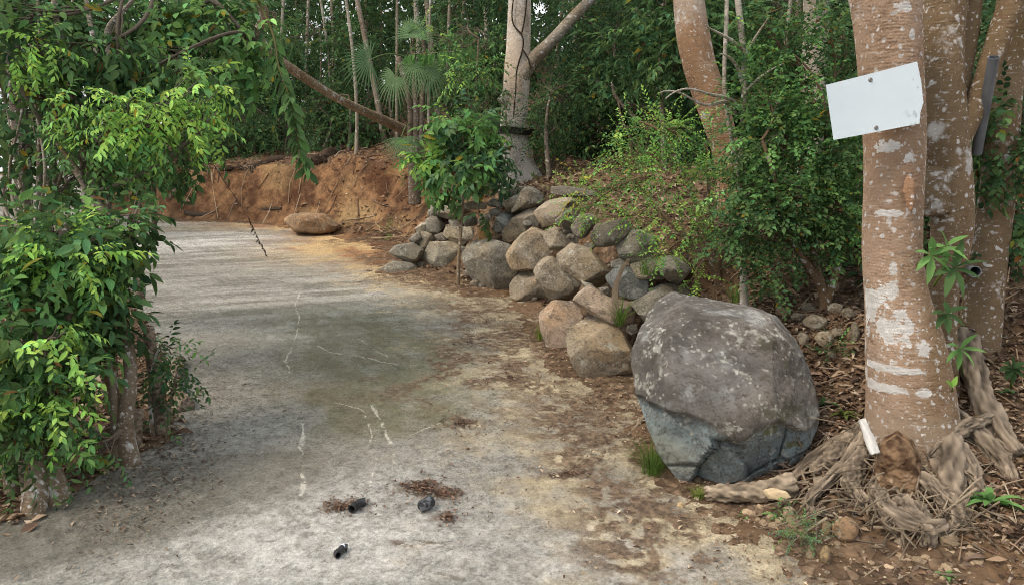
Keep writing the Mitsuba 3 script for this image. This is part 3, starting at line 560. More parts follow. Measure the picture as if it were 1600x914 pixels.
scene['m_metal'] = {'type': 'twosided', 'b': principled(rgb(.23, .22, .21), .45, .5, metallic=.7)}
scene['m_black'] = {'type': 'twosided', 'b': principled(rgb(.022, .023, .026), .45, .5)}
for p in ((1359, 125.6), (1368, 200.4)):
    c = toplane(*p) + bn * sgn * .006; th = np.linspace(0, 2 * np.pi, 17)[:-1]
    prof = [(.0035, -.003), (.009, -.003), (.009, .001), (.0065, .003), (.0035, .003), (.002, .0005)]
    vs = np.array([[c + (bu * math.cos(t) + bt * math.sin(t)) * a + bn * sgn * b for t in th] for a, b in prof]); k = 16
    fs = np.vstack([[[i * k + j, i * k + (j + 1) % k, (i + 1) * k + (j + 1) % k], [i * k + j, (i + 1) * k + (j + 1) % k, (i + 1) * k + j]] for i in range(len(prof) - 1) for j in range(k)] + [[[5 * k, 5 * k + j, 5 * k + j + 1] for j in range(1, k - 1)]])
    obj('screw', (vs.reshape(-1, 3), fs), 'm_metal', SIGN, smooth=30)
def pipe(a, b, r, wall=.0035):
    a, b = np.asarray(a, float), np.asarray(b, float)
    o = tube([a, (a + b) / 2, b], r, 24, False); i = tube([a, (a + b) / 2, b], r - wall, 24, False)
    cap = lambda s: [[s + j, s + (j + 1) % 24, 72 + s + (j + 1) % 24] for j in range(24)] + [[s + j, 72 + s + (j + 1) % 24, 72 + s + j] for j in range(24)]
    return np.vstack([o[0], i[0]]), np.vstack([o[1], i[1][:, ::-1] + 72, cap(0), cap(48)])
scene['m_pvc'] = {'type': 'twosided', 'b': principled(proc(lambda p, n, uv: mix((.06, .07, .085), (.19, .21, .24), fbm(p.x * 12, p.y * 12, p.z * 12, 3))), .4, .5)}
obj('pipe', pipe(at(1553, 90, 3.72), at(1526, 240, 3.94), .024), 'm_pvc', smooth=40, label='grey plastic pipe standing slanted between the stems behind the board tree', cat='pipe')
obj('pipe', pipe(at(1524, 425, 3.72), at(1470, 415, 4.6), .027), 'm_pvc', smooth=40, label='open grey pipe end pointing out between the lower stems', cat='pipe')

# white barked tree above the wall
WT = thing('pale_tree', 'pale forked tree with a dark strap round its trunk standing above the rock wall', 'tree')
WY = 10.7
v, f = trunk([(812,-80,40),(812,0,36),(810,70,38),(807,130,41),(803,190,43),(803,225,48),(808,258,56),(812,285,72),(812,310,84)], WY, 150, 48, .05, 40, .5, 4, .2)
wc = bark_color(v, (.56, .50, .44), 41, (.40, .30, .22)); g_ = sstep(1.9, 2.4, v[:, 2])[:, None] * 0 + sstep(2.6, 2.2, v[:, 2])[:, None] * .7; wc = wc * (1 - g_) + np.array([.44, .43, .41]) * g_
obj('trunk', (v, f), 'm_bark', WT, smooth=True, color=wc)
v, f = trunk([(990,-90,13),(940,-18,15),(905,18,17),(880,45,18),(852,75,20),(830,97,24),(812,125,26)], WY - .05, 70, 16, .06, 43, ext=False); obj('branch', (v, f), 'm_bark', WT, smooth=True, color=bark_color(v, (.27, .24, .20), 44))
for i, pts in enumerate(([(798,-30),(800,20),(806,45),(814,53),(816,80),(808,108),(806,140),(803,175),(804,203)], [(824,-30),(822,10),(818,40),(815,53)], [(816,78),(824,90),(829,108)], [(810,215),(809,240),(816,262),(823,280)])):
    v, f = limb([at(x, y, WY - .17 - .004 * i) for x, y in pts], .010, 6, 40, .2, i); obj('creeper_stem', (v, f), 'm_twig', WT, smooth=True, color=(.03, .022, .016))
c = at(806, 206, WY); rr_ = 25 / F * WY
th = np.linspace(0, 2 * np.pi, 41)[:-1]
ring = np.array([[[c[0] + (rr_ + o) * math.cos(t), c[1] + (rr_ + o) * math.sin(t), c[2] + z + .015 * math.sin(2 * t)] for t in th] for o, z in ((0, -.045), (.02, -.045), (.022, .045), (0, .045))]).reshape(-1, 3)
rf = np.vstack([[[i * 40 + j, i * 40 + (j + 1) % 40, ((i + 1) % 4) * 40 + (j + 1) % 40], [i * 40 + j, ((i + 1) % 4) * 40 + (j + 1) % 40, ((i + 1) % 4) * 40 + j]] for i in range(4) for j in range(40)])
scene['m_strap'] = {'type': 'twosided', 'b': principled(rgb(.022, .019, .017), .8, .2)}
obj('strap', (ring, rf), 'm_strap', label='black band tied round the pale forked tree', cat='strap')
t = np.linspace(-2.6, 2.6, 20) - np.pi / 2; sc = at(828, 240, WY - .22)
obj('shackle', tube(sc + np.stack([.035 * np.cos(t), 0 * t, .05 * np.sin(t)], 1), .011, 8), 'm_shackle', smooth=True, label='rusty metal shackle hanging on the pale tree below the black band', cat='shackle')
scene['m_shackle'] = {'type': 'twosided', 'b': principled(rgb(.42, .33, .22), .5, .5, metallic=.2)}

LT = thing('leaning_tree', 'lichen spotted brown trunk leaning behind the lime green shrub', 'tree'); LY = 6.3
v, f = trunk([(1062,-90,46),(1076,0,48),(1082,50,53),(1094,105,52),(1112,160,50),(1127,210,46),(1138,260,42),(1142,310,42),(1142,360,46),(1138,420,56),(1130,470,70),(1125,500,80)], LY, 150, 48, .06, 50, .4, 4, .2)
lc = bark_color(v, (.27, .165, .10), 51); hi_ = sstep(2.5, 3.2, v[:, 2] + nz(v, 6, 3))[:, None] * .6; lc = lc * (1 - hi_) + np.array([.42, .36, .31]) * hi_
obj('trunk', (v, f), 'm_bark', LT, smooth=True, color=lc)
PT = thing('slender_tree', 'slim pale grey tree with thin bare side branches right of the leaning trunk', 'tree'); PY_ = 4.95
for pts in ([(1148,-60,10),(1155,20,10),(1163,110,10),(1161,200,9),(1164,300,10),(1162,400,12),(1163,480,15)], [(1128,-60,6),(1134,60,7),(1133,150,7),(1150,250,7),(1160,330,8)]):
    v, f = trunk(pts, PY_, 80, 12, .1, 60); obj('trunk', (v, f), 'm_bark', PT, smooth=True, color=bark_color(v, (.34, .31, .27), 61, (.22, .2, .16)))
for pts in ([(1160,80),(1140,62),(1122,52),(1102,40)], [(1161,95),(1180,60),(1200,30)], [(1161,190),(1140,155),(1110,148),(1080,140),(1040,155)], [(1162,150),(1190,120),(1225,100)], [(1163,260),(1185,235),(1215,210)], [(1160,130),(1145,95),(1125,85)], [(1150,180),(1128,160),(1105,165),(1075,152),(1030,146)]):
    v, f = limb([at(x, y, PY_ - .1 * i_) for i_, (x, y) in enumerate(pts)], np.linspace(.014, .004, len(pts)), 7, 24, .1, 3); obj('branch', (v, f), 'm_bark', PT, smooth=True, color=bark_color(v, (.33, .3, .25), 62))

# long trunk fallen against the bank
FT = thing('fallen_trunk', 'long grey brown trunk leaning out over the cut bank from the palm foot', 'fallen tree')
v, f = trunk([(385,-40,16,11.0),(405,5,16,11.2),(413,22,15,11.3),(404,48,15,11.4),(425,85,15,11.7),(470,118,15,12.1),(520,150,13,12.6),(570,175,14,13.1),(620,198,16,13.6)], None, 110, 16, .10, 70, ext=False)
obj('trunk', (v, f), 'm_bark', FT, smooth=True, color=bark_color(v, (.23, .175, .12), 71))
for pts in ([(404,48,11.4),(380,60,11.3),(350,75,11.2)], [(408,10,11.2),(380,8,11.2),(355,14,11.2)]):
    v, f = limb([at(*p) for p in pts], (.03, .02, .012), 8, 16, .1, 3); obj('branch', (v, f), 'm_bark', FT, smooth=True, color=(.17, .13, .09))
# ---------------------------------------------------------------- leaves and plants
def leaf_mesh(P, D, N, L, W, C, rich=False, fold=.22, droop=.16):
    n = len(P); X = unit(D); Z = unit(N - X * (N * X).sum(1, keepdims=True)); Y = np.cross(Z, X)
    if rich:
        t = [(0, 0, 0, 0)]
        for tt, w in ((.18, .62), (.42, 1.), (.72, .72)):
            t += [(tt, -.5 * w, fold * w, tt * tt), (tt, 0, 0, tt * tt), (tt, .5 * w, fold * w, tt * tt)]
        t += [(1, 0, 0, 1)]
        f = [(0, 1, 2), (0, 2, 3)] + [x for a in (1, 4) for x in ((a, a + 3, a + 4), (a, a + 4, a + 1), (a + 1, a + 4, a + 5), (a + 1, a + 5, a + 2))] + [(7, 10, 8), (8, 10, 9)]
    elif rich is None:
        t = [(0, 0, 0, 0), (.42, -.5, fold, .18), (.42, .5, fold, .18), (1, 0, 0, 1)]; f = [(0, 1, 3), (0, 3, 2)]
    else:
        t = [(0, 0, 0, 0), (.42, -.5, fold, .18), (.42, 0, 0, .18), (.42, .5, fold, .18), (1, 0, 0, 1)]
        f = [(0, 1, 2), (0, 2, 3), (1, 4, 2), (2, 4, 3)]
    t = np.array(t, float); f = np.array(f)
    v = P[:, None] + X[:, None] * (L[:, None] * t[:, 0])[..., None] + Y[:, None] * (W[:, None] * t[:, 1])[..., None] + Z[:, None] * (W[:, None] * t[:, 2] - droop * L[:, None] * t[:, 3])[..., None]
    k = len(t); c = np.repeat(C[:, None], k, 1)
    return v.reshape(-1, 3), (f[None] + (np.arange(n) * k)[:, None, None]).reshape(-1, 3), c.reshape(-1, 3)
def pinnate(n, rl, ll, lw, ang=58, droop=.25, ld=.35, term=True):
    """leaflets along a stalk: positions, directions, normals, lengths, widths in the stalk's frame"""
    P, D, N, L, W = [], [], [], [], []
    for i in range(n):
        t = (i + .8) / n; s = 1 if i % 2 else -1; a = math.radians(ang) * (1.15 - .45 * t)
        P.append((rl * t, 0, -droop * rl * t * t)); D.append((math.cos(a), s * math.sin(a), -ld)); N.append((ld * .6, -s * .15, 1)); k = 1 - .35 * abs(t - .55) * 1.6; L.append(ll * k); W.append(lw * k)
    if term: P.append((rl, 0, -droop * rl)); D.append((1, 0, -ld - droop)); N.append((ld + droop, 0, 1)); L.append(ll); W.append(lw)
    return [np.array(a, float) for a in (P, D, N, L, W)]
def whorl(n, ll, lw, up=.15, st=.02):
    P, D, N, L, W = [], [], [], [], []
    for i in range(n):
        a = 2 * np.pi * (i + .3 * (i % 2)) / n
        P.append((st * i / n, 0, 0)); D.append((up + .1, math.cos(a), math.sin(a))); N.append((1, -.2 * math.cos(a), -.2 * math.sin(a))); L.append(ll * (1 - .25 * (i % 3) / 2)); W.append(lw)
    return [np.array(a, float) for a in (P, D, N, L, W)]
GREENS = dict(deep=((.03, .058, .026), (.055, .10, .042)), mid=((.052, .10, .042), (.095, .17, .068)), fresh=((.080, .175, .055), (.14, .265, .09)), lime=((.165, .32, .065), (.29, .45, .12)), blue=((.055, .11, .06), (.11, .19, .105)), olive=((.08, .12, .03), (.15, .19, .06)), yellow=((.30, .28, .05), (.40, .32, .07)), wood=((.030, .062, .028), (.075, .135, .058)))
def tint(rng, n, name):
    a, b = np.array(GREENS[name]) * 1.45; t = rng.random((n, 1)); return (a + (b - a) * t) * rng.lognormal(0, .16, (n, 1))
def place(rng, O, D, U, spec, colors, scale=None, jit=.22):
    """spread copies of a spray: every leaf's arrays"""
    p, d, nn, l, w = spec; m = len(O); k = len(p)
    X = unit(D); Z = unit(U - X * (U * X).sum(1, keepdims=True)); Y = np.cross(Z, X); M = np.stack([X, Y, Z], 1)
    sc = (rng.uniform(.75, 1.2, m) if scale is None else scale)
    P = O[:, None] + np.einsum('ki,mij->mkj', p, M) * sc[:, None, None]
    DD = np.einsum('ki,mij->mkj', d, M) + rng.normal(0, jit, (m, k, 3)); NN = np.einsum('ki,mij->mkj', nn, M) + rng.normal(0, jit * 1.3, (m, k, 3))
    l_ = l[None] * sc[:, None] * rng.uniform(.55, 1.2, (m, k)); w_ = w[None] * sc[:, None] * rng.uniform(.8, 1.1, (m, k))
    C = np.repeat(colors[:, None], k, 1) * rng.lognormal(0, .20, (m, k, 1)); odd = rng.random((m, k)); C[odd < .010] = (.30, .26, .05); C[odd > .992] = (.15, .085, .04); C = C * (1 + rng.normal(0, .10, (m, k, 1)) * np.array([1., 0, -1.]))
    return [P.reshape(-1, 3), DD.reshape(-1, 3), NN.reshape(-1, 3), l_.ravel(), w_.ravel(), C.reshape(-1, 3)]
def fill(rng, c, r, n, shell=.55, gap=.45, freq=2.2, seed=0, out=.7, down=.15):
    """n spray places in an uneven ellipsoid with gaps"""
    d = unit(rng.normal(size=(n * 3, 3))); rad = rng.uniform(0, 1, (n * 3, 1)) ** shell; P = c + d * r * rad
    keep = meshkit.fbm(P * freq, 2, seed) > gap; P, d = P[keep][:n], d[keep][:n]
    D = d * out + rng.normal(0, .45, P.shape) - [0, 0, down]
    return P, unit(D)
def cat_leaves(a): return [np.concatenate(x) for x in zip(*a)]
def bush(name, label, cat, stems, clusters, spec, rng, bark=(.16, .13, .10), rich=False, group=None, split=0, twigs=True, branch_r=.012, up=.0, leafname='leaves', fold=.22, droop=.16, tops=None, drip=.15, gap=.42, freq=2.2, jit=.22):
    """stems: list of (points, radii); clusters: (centre, radii, sprays, palette, share of second palette, second palette)"""
    k = thing(name, label, cat, group); seed = int(rng.integers(1e6))
    for p, r in stems:
        p = np.asarray(p, float); p = np.vstack([p[0] - [0, 0, .2], p]); r = np.r_[r[0], r]
        v, f = limb(p, r, 12, None, .12, seed); obj('trunk', (v, f), 'm_bark', k, smooth=True, color=bark_color(v, bark, seed))
    ends = [np.asarray(p, float) for p, r in stems]; tw = []; allv = []
    for i, cl in enumerate(clusters):
        c, r, n, pal = cl[:4]; sp = cl[6] if len(cl) > 6 else spec
        O, D = fill(rng, np.asarray(c), np.asarray(r), n, gap=gap, freq=freq, seed=seed + i, down=drip)
        if not len(O): continue
        col = tint(rng, len(O), pal)
        if len(cl) > 4 and cl[4] > 0:
            hi = (rng.random(len(O)) < cl[4] * (.4 + 1.2 * (O[:, 2] > c[2]))); col[hi] = tint(rng, hi.sum(), cl[5])
        U = np.tile([0, 0, 1.], (len(O), 1)) + rng.normal(0, .25, O.shape) + up
        allv.append(place(rng, O, D, U, sp, col, jit=jit))
        if twigs and len(ends):
            cand = np.concatenate([e[len(e) // 3:] for e in ends]); s = cand[np.argmin(np.linalg.norm(cand - c, axis=1) + .4 * np.maximum(cand[:, 2] - c[2], 0))]
            mid = (s + c) / 2 + rng.normal(0, .08, 3) * np.linalg.norm(c - s); lenb = np.linalg.norm(c - s)
            tw.append(limb([s, mid, c], (branch_r * 1.2, branch_r, branch_r * .6), 6, 10, .1, i))
            for j in rng.choice(len(O), min(len(O), 14), False):
                a = mid + (c - mid) * rng.random(); tw.append(tube(spline([a, (a + O[j]) / 2 + rng.normal(0, .06, 3) * np.linalg.norm(O[j] - a), O[j]], 6), np.linspace(branch_r * .5, branch_r * .18, 6), 4, False))
    if tw:
        tm = join(tw); obj('twigs', tm[:2], 'm_twig', k, smooth=True, color=np.clip(np.array(bark) * .8 * (1 + .8 * nz(tm[0], 9, 3))[:, None], .01, .5), kind='stuff')
    A = cat_leaves(allv)
    if split:
        dist = np.linalg.norm(A[0] - [0, 0, CAM_H], axis=1) / A[3]; q = proj(A[0]); vis = (q[:, 0] > 5) & (q[:, 0] < 1595) & (q[:, 1] > 5)
        o = np.argsort(np.where(vis, dist, 1e9))[:split]
        for i in o:
            v, f, c = leaf_mesh(*[a[i:i + 1] for a in A], True, fold, droop); obj('leaf', (v, f), 'm_leaf', k, smooth=True, color=c)
        keep = np.ones(len(A[0]), bool); keep[o] = False; A = [a[keep] for a in A]
    v, f, c = leaf_mesh(*A, rich, fold, droop)
    obj(leafname, (v, f), 'm_leaf', k, smooth=bool(rich), color=c, kind='stuff' if split else None)
    return k
def pxc(px, py, Y, rx, ry, rz=None):
    """cluster centre and radii from a place in the view"""
    c = at(px, py, Y); s = Y / F; return c, np.array([rx * s, (rz if rz is not None else .7 * rx * s), ry * s])
g = np.random.default_rng
BIG = pinnate(6, .18, .088, .040, 62, .35, .75); LEAFLET = pinnate(11, .20, .058, .021, 60, .35, .75); ROUND = pinnate(11, .18, .042, .026, 65, .15, .2); FEATHER = pinnate(12, .20, .032, .016, 62, .15, .15)
def cl(px, py, Y, rx, ry, n, pal, f=0, pal2=None, spec=None):
    c, r = pxc(px, py, Y, rx, ry); return (c, r, n, pal, f, pal2) + ((spec,) if spec is not None else ())
def st(pts, r0, r1): return [at(*p) for p in pts], np.linspace(r0, r1, len(pts))
# ---------------------------------------------------------------- left side: the shrubs at the driveway's edge
r1 = g(101)
bush('leafy_shrub', 'dense drooping glossy green shrub with lime young leaves at the left edge of the driveway', 'shrub',
     [st([(52,800,3.42),(58,740,3.5),(50,650,3.6),(62,540,3.7),(80,420,3.8),(110,350,3.95)], .055, .02), st([(85,775,3.55),(66,700,3.6),(78,600,3.7),(110,480,3.8)], .07, .02), st([(206,730,3.95),(196,660,3.95),(204,580,4.0),(190,500,4.1),(182,420,4.1)], .05, .02), st([(186,725,3.95),(180,640,3.95),(168,560,3.95)], .035, .015), st([(20,760,3.6),(10,640,3.7),(25,500,3.8)], .04, .015)],
     [cl(218,318,4.5,22,18,14,'mid',.2,'fresh',BIG), cl(225,360,4.3,16,16,10,'mid',.2,'fresh',BIG), cl(170,335,4.4,40,18,22,'mid',.2,'fresh',BIG), cl(95,705,3.5,30,18,10,'mid',.2,'fresh',LEAFLET), cl(20,715,3.4,30,22,10,'mid',.2,'fresh',LEAFLET), cl(160,690,3.8,20,26,9,'mid',.3,'fresh',LEAFLET), cl(14,470,3.75,55,60,96,'mid',.2,'fresh',BIG), cl(9,578,3.65,55,60,96,'mid',.25,'fresh',LEAFLET), cl(84,560,3.75,55,60,108,'mid',.25,'fresh'), cl(114,465,3.95,52,45,96,'mid',.1,'fresh',BIG), cl(102,405,3.8,62,28,96,'fresh',.45,'lime',LEAFLET), cl(152,380,4.0,48,32,60,'mid',.2,'fresh',BIG), cl(204,378,4.1,24,20,19,'deep',.3,'mid',BIG), cl(214,345,4.2,22,20,16,'deep',.4,'mid',BIG),
      cl(34,633,3.55,55,34,79,'mid',.2,'fresh',LEAFLET), cl(99,623,3.55,38,30,48,'mid',.25,'fresh',LEAFLET), cl(-1,658,3.5,40,28,36,'mid',.2,'lime',LEAFLET), cl(52,365,3.9,70,30,84,'mid',.2,'fresh',BIG), cl(139,568,3.95,24,46,48,'mid',.1,'fresh',BIG), cl(154,703,3.85,9,14,7,'fresh',.4,'lime',BIG), cl(-16,540,3.5,40,80,72,'mid',.3,'fresh'), cl(89,668,3.55,34,14,19,'fresh',.5,'lime',LEAFLET), cl(159,500,4.1,14,34,24,'deep',.2,'mid',BIG), cl(34,510,4.1,90,90,144,'deep',0,None,BIG), cl(84,613,3.5,16,30,9,'lime',0,None,LEAFLET), cl(74,530,3.5,36,50,14,'lime',0,None,LEAFLET)],
     BIG, r1, bark=(.17,.14,.11), rich=True, split=260, gap=.40, freq=4, jit=.3)
r2 = g(102)
bush('lime_leafed_tree', 'young tree with bright lime drooping leaflets on thin grey stems above the left shrub', 'tree',
     [st([(215,420,4.9),(140,300,4.95),(105,245,5.0),(70,200,5.0)], .03, .012), st([(135,330,5.2),(128,220,5.2),(108,120,5.2),(92,50,5.2),(82,-60,5.3)], .026, .014), st([(170,330,5.4),(165,150,5.4),(150,80,5.4),(135,0,5.5),(128,-60,5.5)], .020, .012), st([(166,200,5.4),(172,90,5.4),(168,50,5.4),(190,20,5.4),(215,-20,5.4)], .026, .012), st([(63,330,5.2),(64,150,5.2),(58,0,5.2)], .018, .01)],
     [cl(205,165,4.7,70,28,46,'lime',0,None,LEAFLET), cl(285,140,4.8,60,26,40,'lime',.3,'fresh',LEAFLET), cl(300,190,4.8,50,22,22,'lime',.4,'fresh',LEAFLET), cl(180,210,4.7,60,30,34,'fresh',.4,'lime',LEAFLET), cl(90,165,4.7,45,22,18,'lime',.4,'fresh',LEAFLET), cl(45,70,4.7,35,20,16,'lime',.3,'fresh',LEAFLET), cl(10,95,4.7,25,20,10,'lime',.3,'fresh',LEAFLET), cl(130,250,4.8,60,40,30,'mid',.3,'fresh',LEAFLET), cl(240,230,4.9,60,40,32,'mid',.3,'fresh',LEAFLET), cl(210,200,4.85,90,30,30,'fresh',0,None,LEAFLET), cl(340,175,4.9,25,20,8,'lime',0,None,LEAFLET)],
     LEAFLET, r2, bark=(.19,.17,.145), rich=True, gap=.40, freq=4)
BIG2 = pinnate(8, .28, .10, .042, 60, .45, .8)
r3 = g(103)
bush('overhanging_tree', 'dark leafy tree overhanging the driveway from the upper left with hanging leaf sprays', 'tree',
     [st([(40,420,6.2),(35,250,6.2),(20,80,6.2),(15,-80,5.55)], .07, .05), st([(100,400,6.6),(85,300,6.6),(95,150,6.6),(120,-40,6.5)], .035, .022), st([(120,-40,6.5),(230,-30,6.2),(330,0,5.9),(385,60,5.8)], .03, .012), st([(240,330,6.2),(245,200,6.2),(250,60,6.2),(240,-60,5.45)], .02, .012)],
     [cl(30,30,4.9,50,40,34,'deep',.4,'mid'), cl(110,70,5.0,50,45,40,'mid',.2,'fresh'), cl(185,90,5.1,45,45,40,'deep',.5,'mid'), cl(250,100,5.1,50,40,40,'mid',.2,'fresh'), cl(40,140,5.0,45,35,26,'deep',.4,'mid'), cl(100,210,5.2,60,30,30,'deep',.4,'mid'), cl(30,230,5.2,40,30,18,'deep',.4,'mid'), cl(370,110,5.8,26,30,18,'mid',.3,'fresh'), cl(400,60,5.8,26,40,20,'fresh',.2,'mid'), cl(345,30,5.9,40,30,34,'mid',.3,'fresh'), cl(40,40,5.9,70,50,80,'deep',.3,'mid'), cl(140,40,6.0,70,50,80,'deep',.3,'mid'), cl(235,30,6.0,60,40,75,'mid',.2,'fresh'), cl(310,25,6.0,45,40,55,'mid',.3,'fresh'), cl(220,110,6.2,70,45,60,'deep',.3,'mid'), cl(110,130,6.3,70,45,50,'deep',.2,'mid'), cl(310,105,6.0,38,34,34,'mid',.25,'fresh'), cl(365,70,5.8,20,40,18,'mid',.3,'fresh'), cl(50,190,6.6,60,40,40,'deep',.2,'mid'), cl(150,245,6.4,50,30,36,'mid',.2,'fresh'), cl(215,265,6.2,34,28,24,'deep',.4,'mid'), cl(300,200,5.8,26,24,14,'deep',.4,'mid'), cl(260,60,6.6,90,50,70,'fresh',.2,'mid'), cl(328,235,5.8,16,22,5,'mid',.3,'fresh'), cl(235,240,5.6,22,30,14,'mid',.3,'fresh'), cl(190,285,5.4,34,20,20,'mid',.2,'fresh'), cl(95,300,5.2,40,16,20,'mid',.2,'fresh')],
     BIG2, r3, bark=(.13,.11,.09), rich=True, split=30, gap=.40, freq=2.6)
# leafy shoot hanging down over the driveway
hp = [(428,60,5.6),(437,110,5.55),(452,150,5.5),(462,195,5.5),(468,230,5.5),(482,270,5.5)]
HS = thing('hanging_shoot', 'long leafy shoot dangling in front of the red cut bank', 'branch')
v, f = limb([at(*p) for p in [(395,-40,5.7),(412,20,5.65)] + hp], np.linspace(.010, .002, 8), 6, 50, .1, 1); obj('stem', (v, f), 'm_twig', HS, smooth=True, color=(.12,.11,.05))
cs = spline([at(*p) for p in hp], 34); rng = g(7)
for i, p in enumerate(cs):
    for s in (-1, 1):
        d = unit([s * rng.uniform(.3, .9), rng.normal(0, .5), -rng.uniform(.6, 1.2)])
        v, f, c = leaf_mesh(p[None], d[None], np.array([[s * .5, -.6, .6]]) + rng.normal(0, .3, (1, 3)), np.array([rng.uniform(.09, .135)]), np.array([.05]), tint(rng, 1, ('mid', 'fresh', 'mid')[i % 3]), True)
        obj('leaf', (v, f), 'm_leaf', HS, smooth=True, color=c)
r4 = g(104)
bush('sprawling_shrub', 'small sparse shrub leaning over the concrete edge beside the mossy stump row', 'shrub', [st([(262,690,4.25),(268,620,4.25),(280,575,4.2)], .012, .005), st([(240,690,4.3),(235,600,4.3),(250,540,4.3)], .014, .006)],
     [cl(275,590,4.25,38,20,14,'deep',.4,'mid'), cl(255,560,4.25,30,30,14,'deep',.4,'mid'), cl(285,625,4.2,25,25,8,'mid',.2,'fresh'), cl(240,630,4.3,30,50,16,'deep',.3,'mid'), cl(270,545,4.3,25,15,7,'mid',.2,'fresh')], pinnate(9, .16, .05, .02, 60, .2, .3), r4, rich=True, branch_r=.005)
# dark stumps and posts under the shrubs
for i, (pts, lab) in enumerate((([(258,712,26),(250,640,24),(238,560,22),(232,510,18)], 'rough dark stump leaning at the concrete edge'), ([(216,735,24),(212,690,22),(216,640,20)], 'short grey stump behind the right shrub stems'), ([(172,560,24),(170,480,24),(172,400,22)], 'reddish brown post hidden in the left shrub'), ([(48,800,22),(38,740,18),(34,690,16)], 'pale grey stump at the lower left corner'))):
    Y = (4.35, 4.15, 4.25, 3.5)[i]; v, f = trunk(pts[::-1], Y, 60, 16, .16, 80 + i)
    obj('stump', (v, f), 'm_deadwood' if i != 2 else 'm_bark', smooth=True, color=None if i != 2 else bark_color(v, (.17, .09, .05), 3), label=lab, cat='stump' if i != 2 else 'post')
# a fallen board along the edge
v, f = limb([onground(-2.02, 4.75) + [0, 0, .06], onground(-2.3, 5.2) + [0, 0, .07], onground(-2.48, 5.75) + [0, 0, .06]], (.05, .05, .045), 8, 30, .2, 4)
obj('log', (v, f), 'm_deadwood', smooth=True, label='rotting log lying along the left concrete edge under dry leaves', cat='log')
# scaffolding of bare stems far left
SB = g(9)
for i in range(9):
    x0 = SB.uniform(0, 120); Y = SB.uniform(4.8, 6.8); pts = [(x0, 420, Y)]
    for j in range(4): pts.append((pts[-1][0] + SB.normal(0, 16), 420 - (j + 1) * 75, Y + SB.normal(0, .1)))
    k = thing('bare_stem', 'thin bare grey stem among the tangle at the far left', 'sapling', 'bare stems in the far left tangle')
    v, f = limb([at(*p) for p in pts], np.linspace(.014, .005, 5), 6, 40, .2, i); obj('trunk', (v, f), 'm_bark', k, smooth=True, color=bark_color(v, (.26, .23, .19), i, (.16, .14, .1)))

# ---------------------------------------------------------------- right side shrubs
r5 = g(105)
bush('lime_green_shrub', 'feathery lime green shrub spilling over the rock wall', 'shrub', [st([(1128,462,5.62),(1105,410,5.55),(1080,380,5.5),(1030,330,5.5),(990,280,5.45)], .03, .008), st([(1125,462,5.62),(1100,360,5.55),(1070,280,5.55),(1040,210,5.55)], .025, .008), st([(1118,440,5.62),(1110,330,5.62),(1105,250,5.55)], .02, .008)],
     [cl(1045,200,5.55,50,38,78,'fresh',.5,'lime'), cl(985,230,5.55,48,36,72,'fresh',.4,'lime'), cl(1010,280,5.45,59,40,72,'fresh',.5,'lime'), cl(930,300,5.55,42,26,23,'lime',.4,'yellow'), cl(1075,285,5.45,40,40,71,'fresh',.3,'lime'), cl(1030,345,5.35,51,30,36,'fresh',.6,'lime'), cl(960,340,5.45,46,24,26,'lime',.3,'fresh'), cl(1085,350,5.35,28,36,40,'fresh',.5,'lime'), cl(1045,390,5.25,34,20,24,'fresh',.5,'lime'), cl(1085,430,5.25,14,22,13,'lime',0), cl(1100,225,5.65,26,40,33,'mid',.4,'fresh'), cl(915,330,5.65,40,16,18,'lime',.3,'fresh'), cl(1000,190,5.65,40,25,31,'fresh',.3,'mid')], FEATHER, r5, rich=None, bark=(.2,.14,.09), gap=.44, freq=4.5, branch_r=.007, drip=.02)
r6 = g(106)
bush('dark_green_shrub', 'tall dense dark green shrub of tiny round leaves left of the white board', 'shrub', [st([(1288,470,4.75),(1276,420,4.75),(1262,360,4.75),(1250,240,4.75)], .03, .012), st([(1292,470,4.75),(1308,420,4.75),(1310,340,4.75),(1290,200,4.85)], .028, .012), st([(1284,455,4.75),(1240,380,4.65),(1215,300,4.65),(1190,220,4.65)], .022, .01)],
     [cl(1225,75,4.95,60,50,101,'mid',.4,'fresh'), cl(1300,60,4.95,50,60,90,'mid',.4,'mid'), cl(1190,150,4.85,50,50,95,'mid',.4,'fresh'), cl(1270,150,4.75,60,55,135,'mid',.6,'fresh'), cl(1215,225,4.75,60,50,129,'mid',.4,'fresh'), cl(1300,235,4.70,45,60,124,'mid',.3,'fresh'), cl(1170,285,4.75,48,50,101,'mid',.4,'fresh'), cl(1245,310,4.65,60,50,135,'mid',.3,'fresh'), cl(1310,325,4.65,40,55,101,'mid',.3,'fresh'), cl(1150,350,4.75,30,36,51,'mid',.4,'mid'), cl(1195,370,4.65,42,40,78,'mid',.3,'mid'), cl(1240,390,4.65,40,30,45,'mid',.5,'mid'), cl(1205,430,4.65,26,30,28,'mid',.4,'mid'), cl(1320,390,4.65,25,25,22,'mid',.3,'fresh'), cl(1185,20,5.05,50,40,67,'mid',.4,'mid'), cl(1250,230,5.15,110,180,214,'mid')], ROUND, r6, rich=None, bark=(.19,.13,.09), gap=.43, freq=4, branch_r=.008, drip=.05)
r7 = g(107)
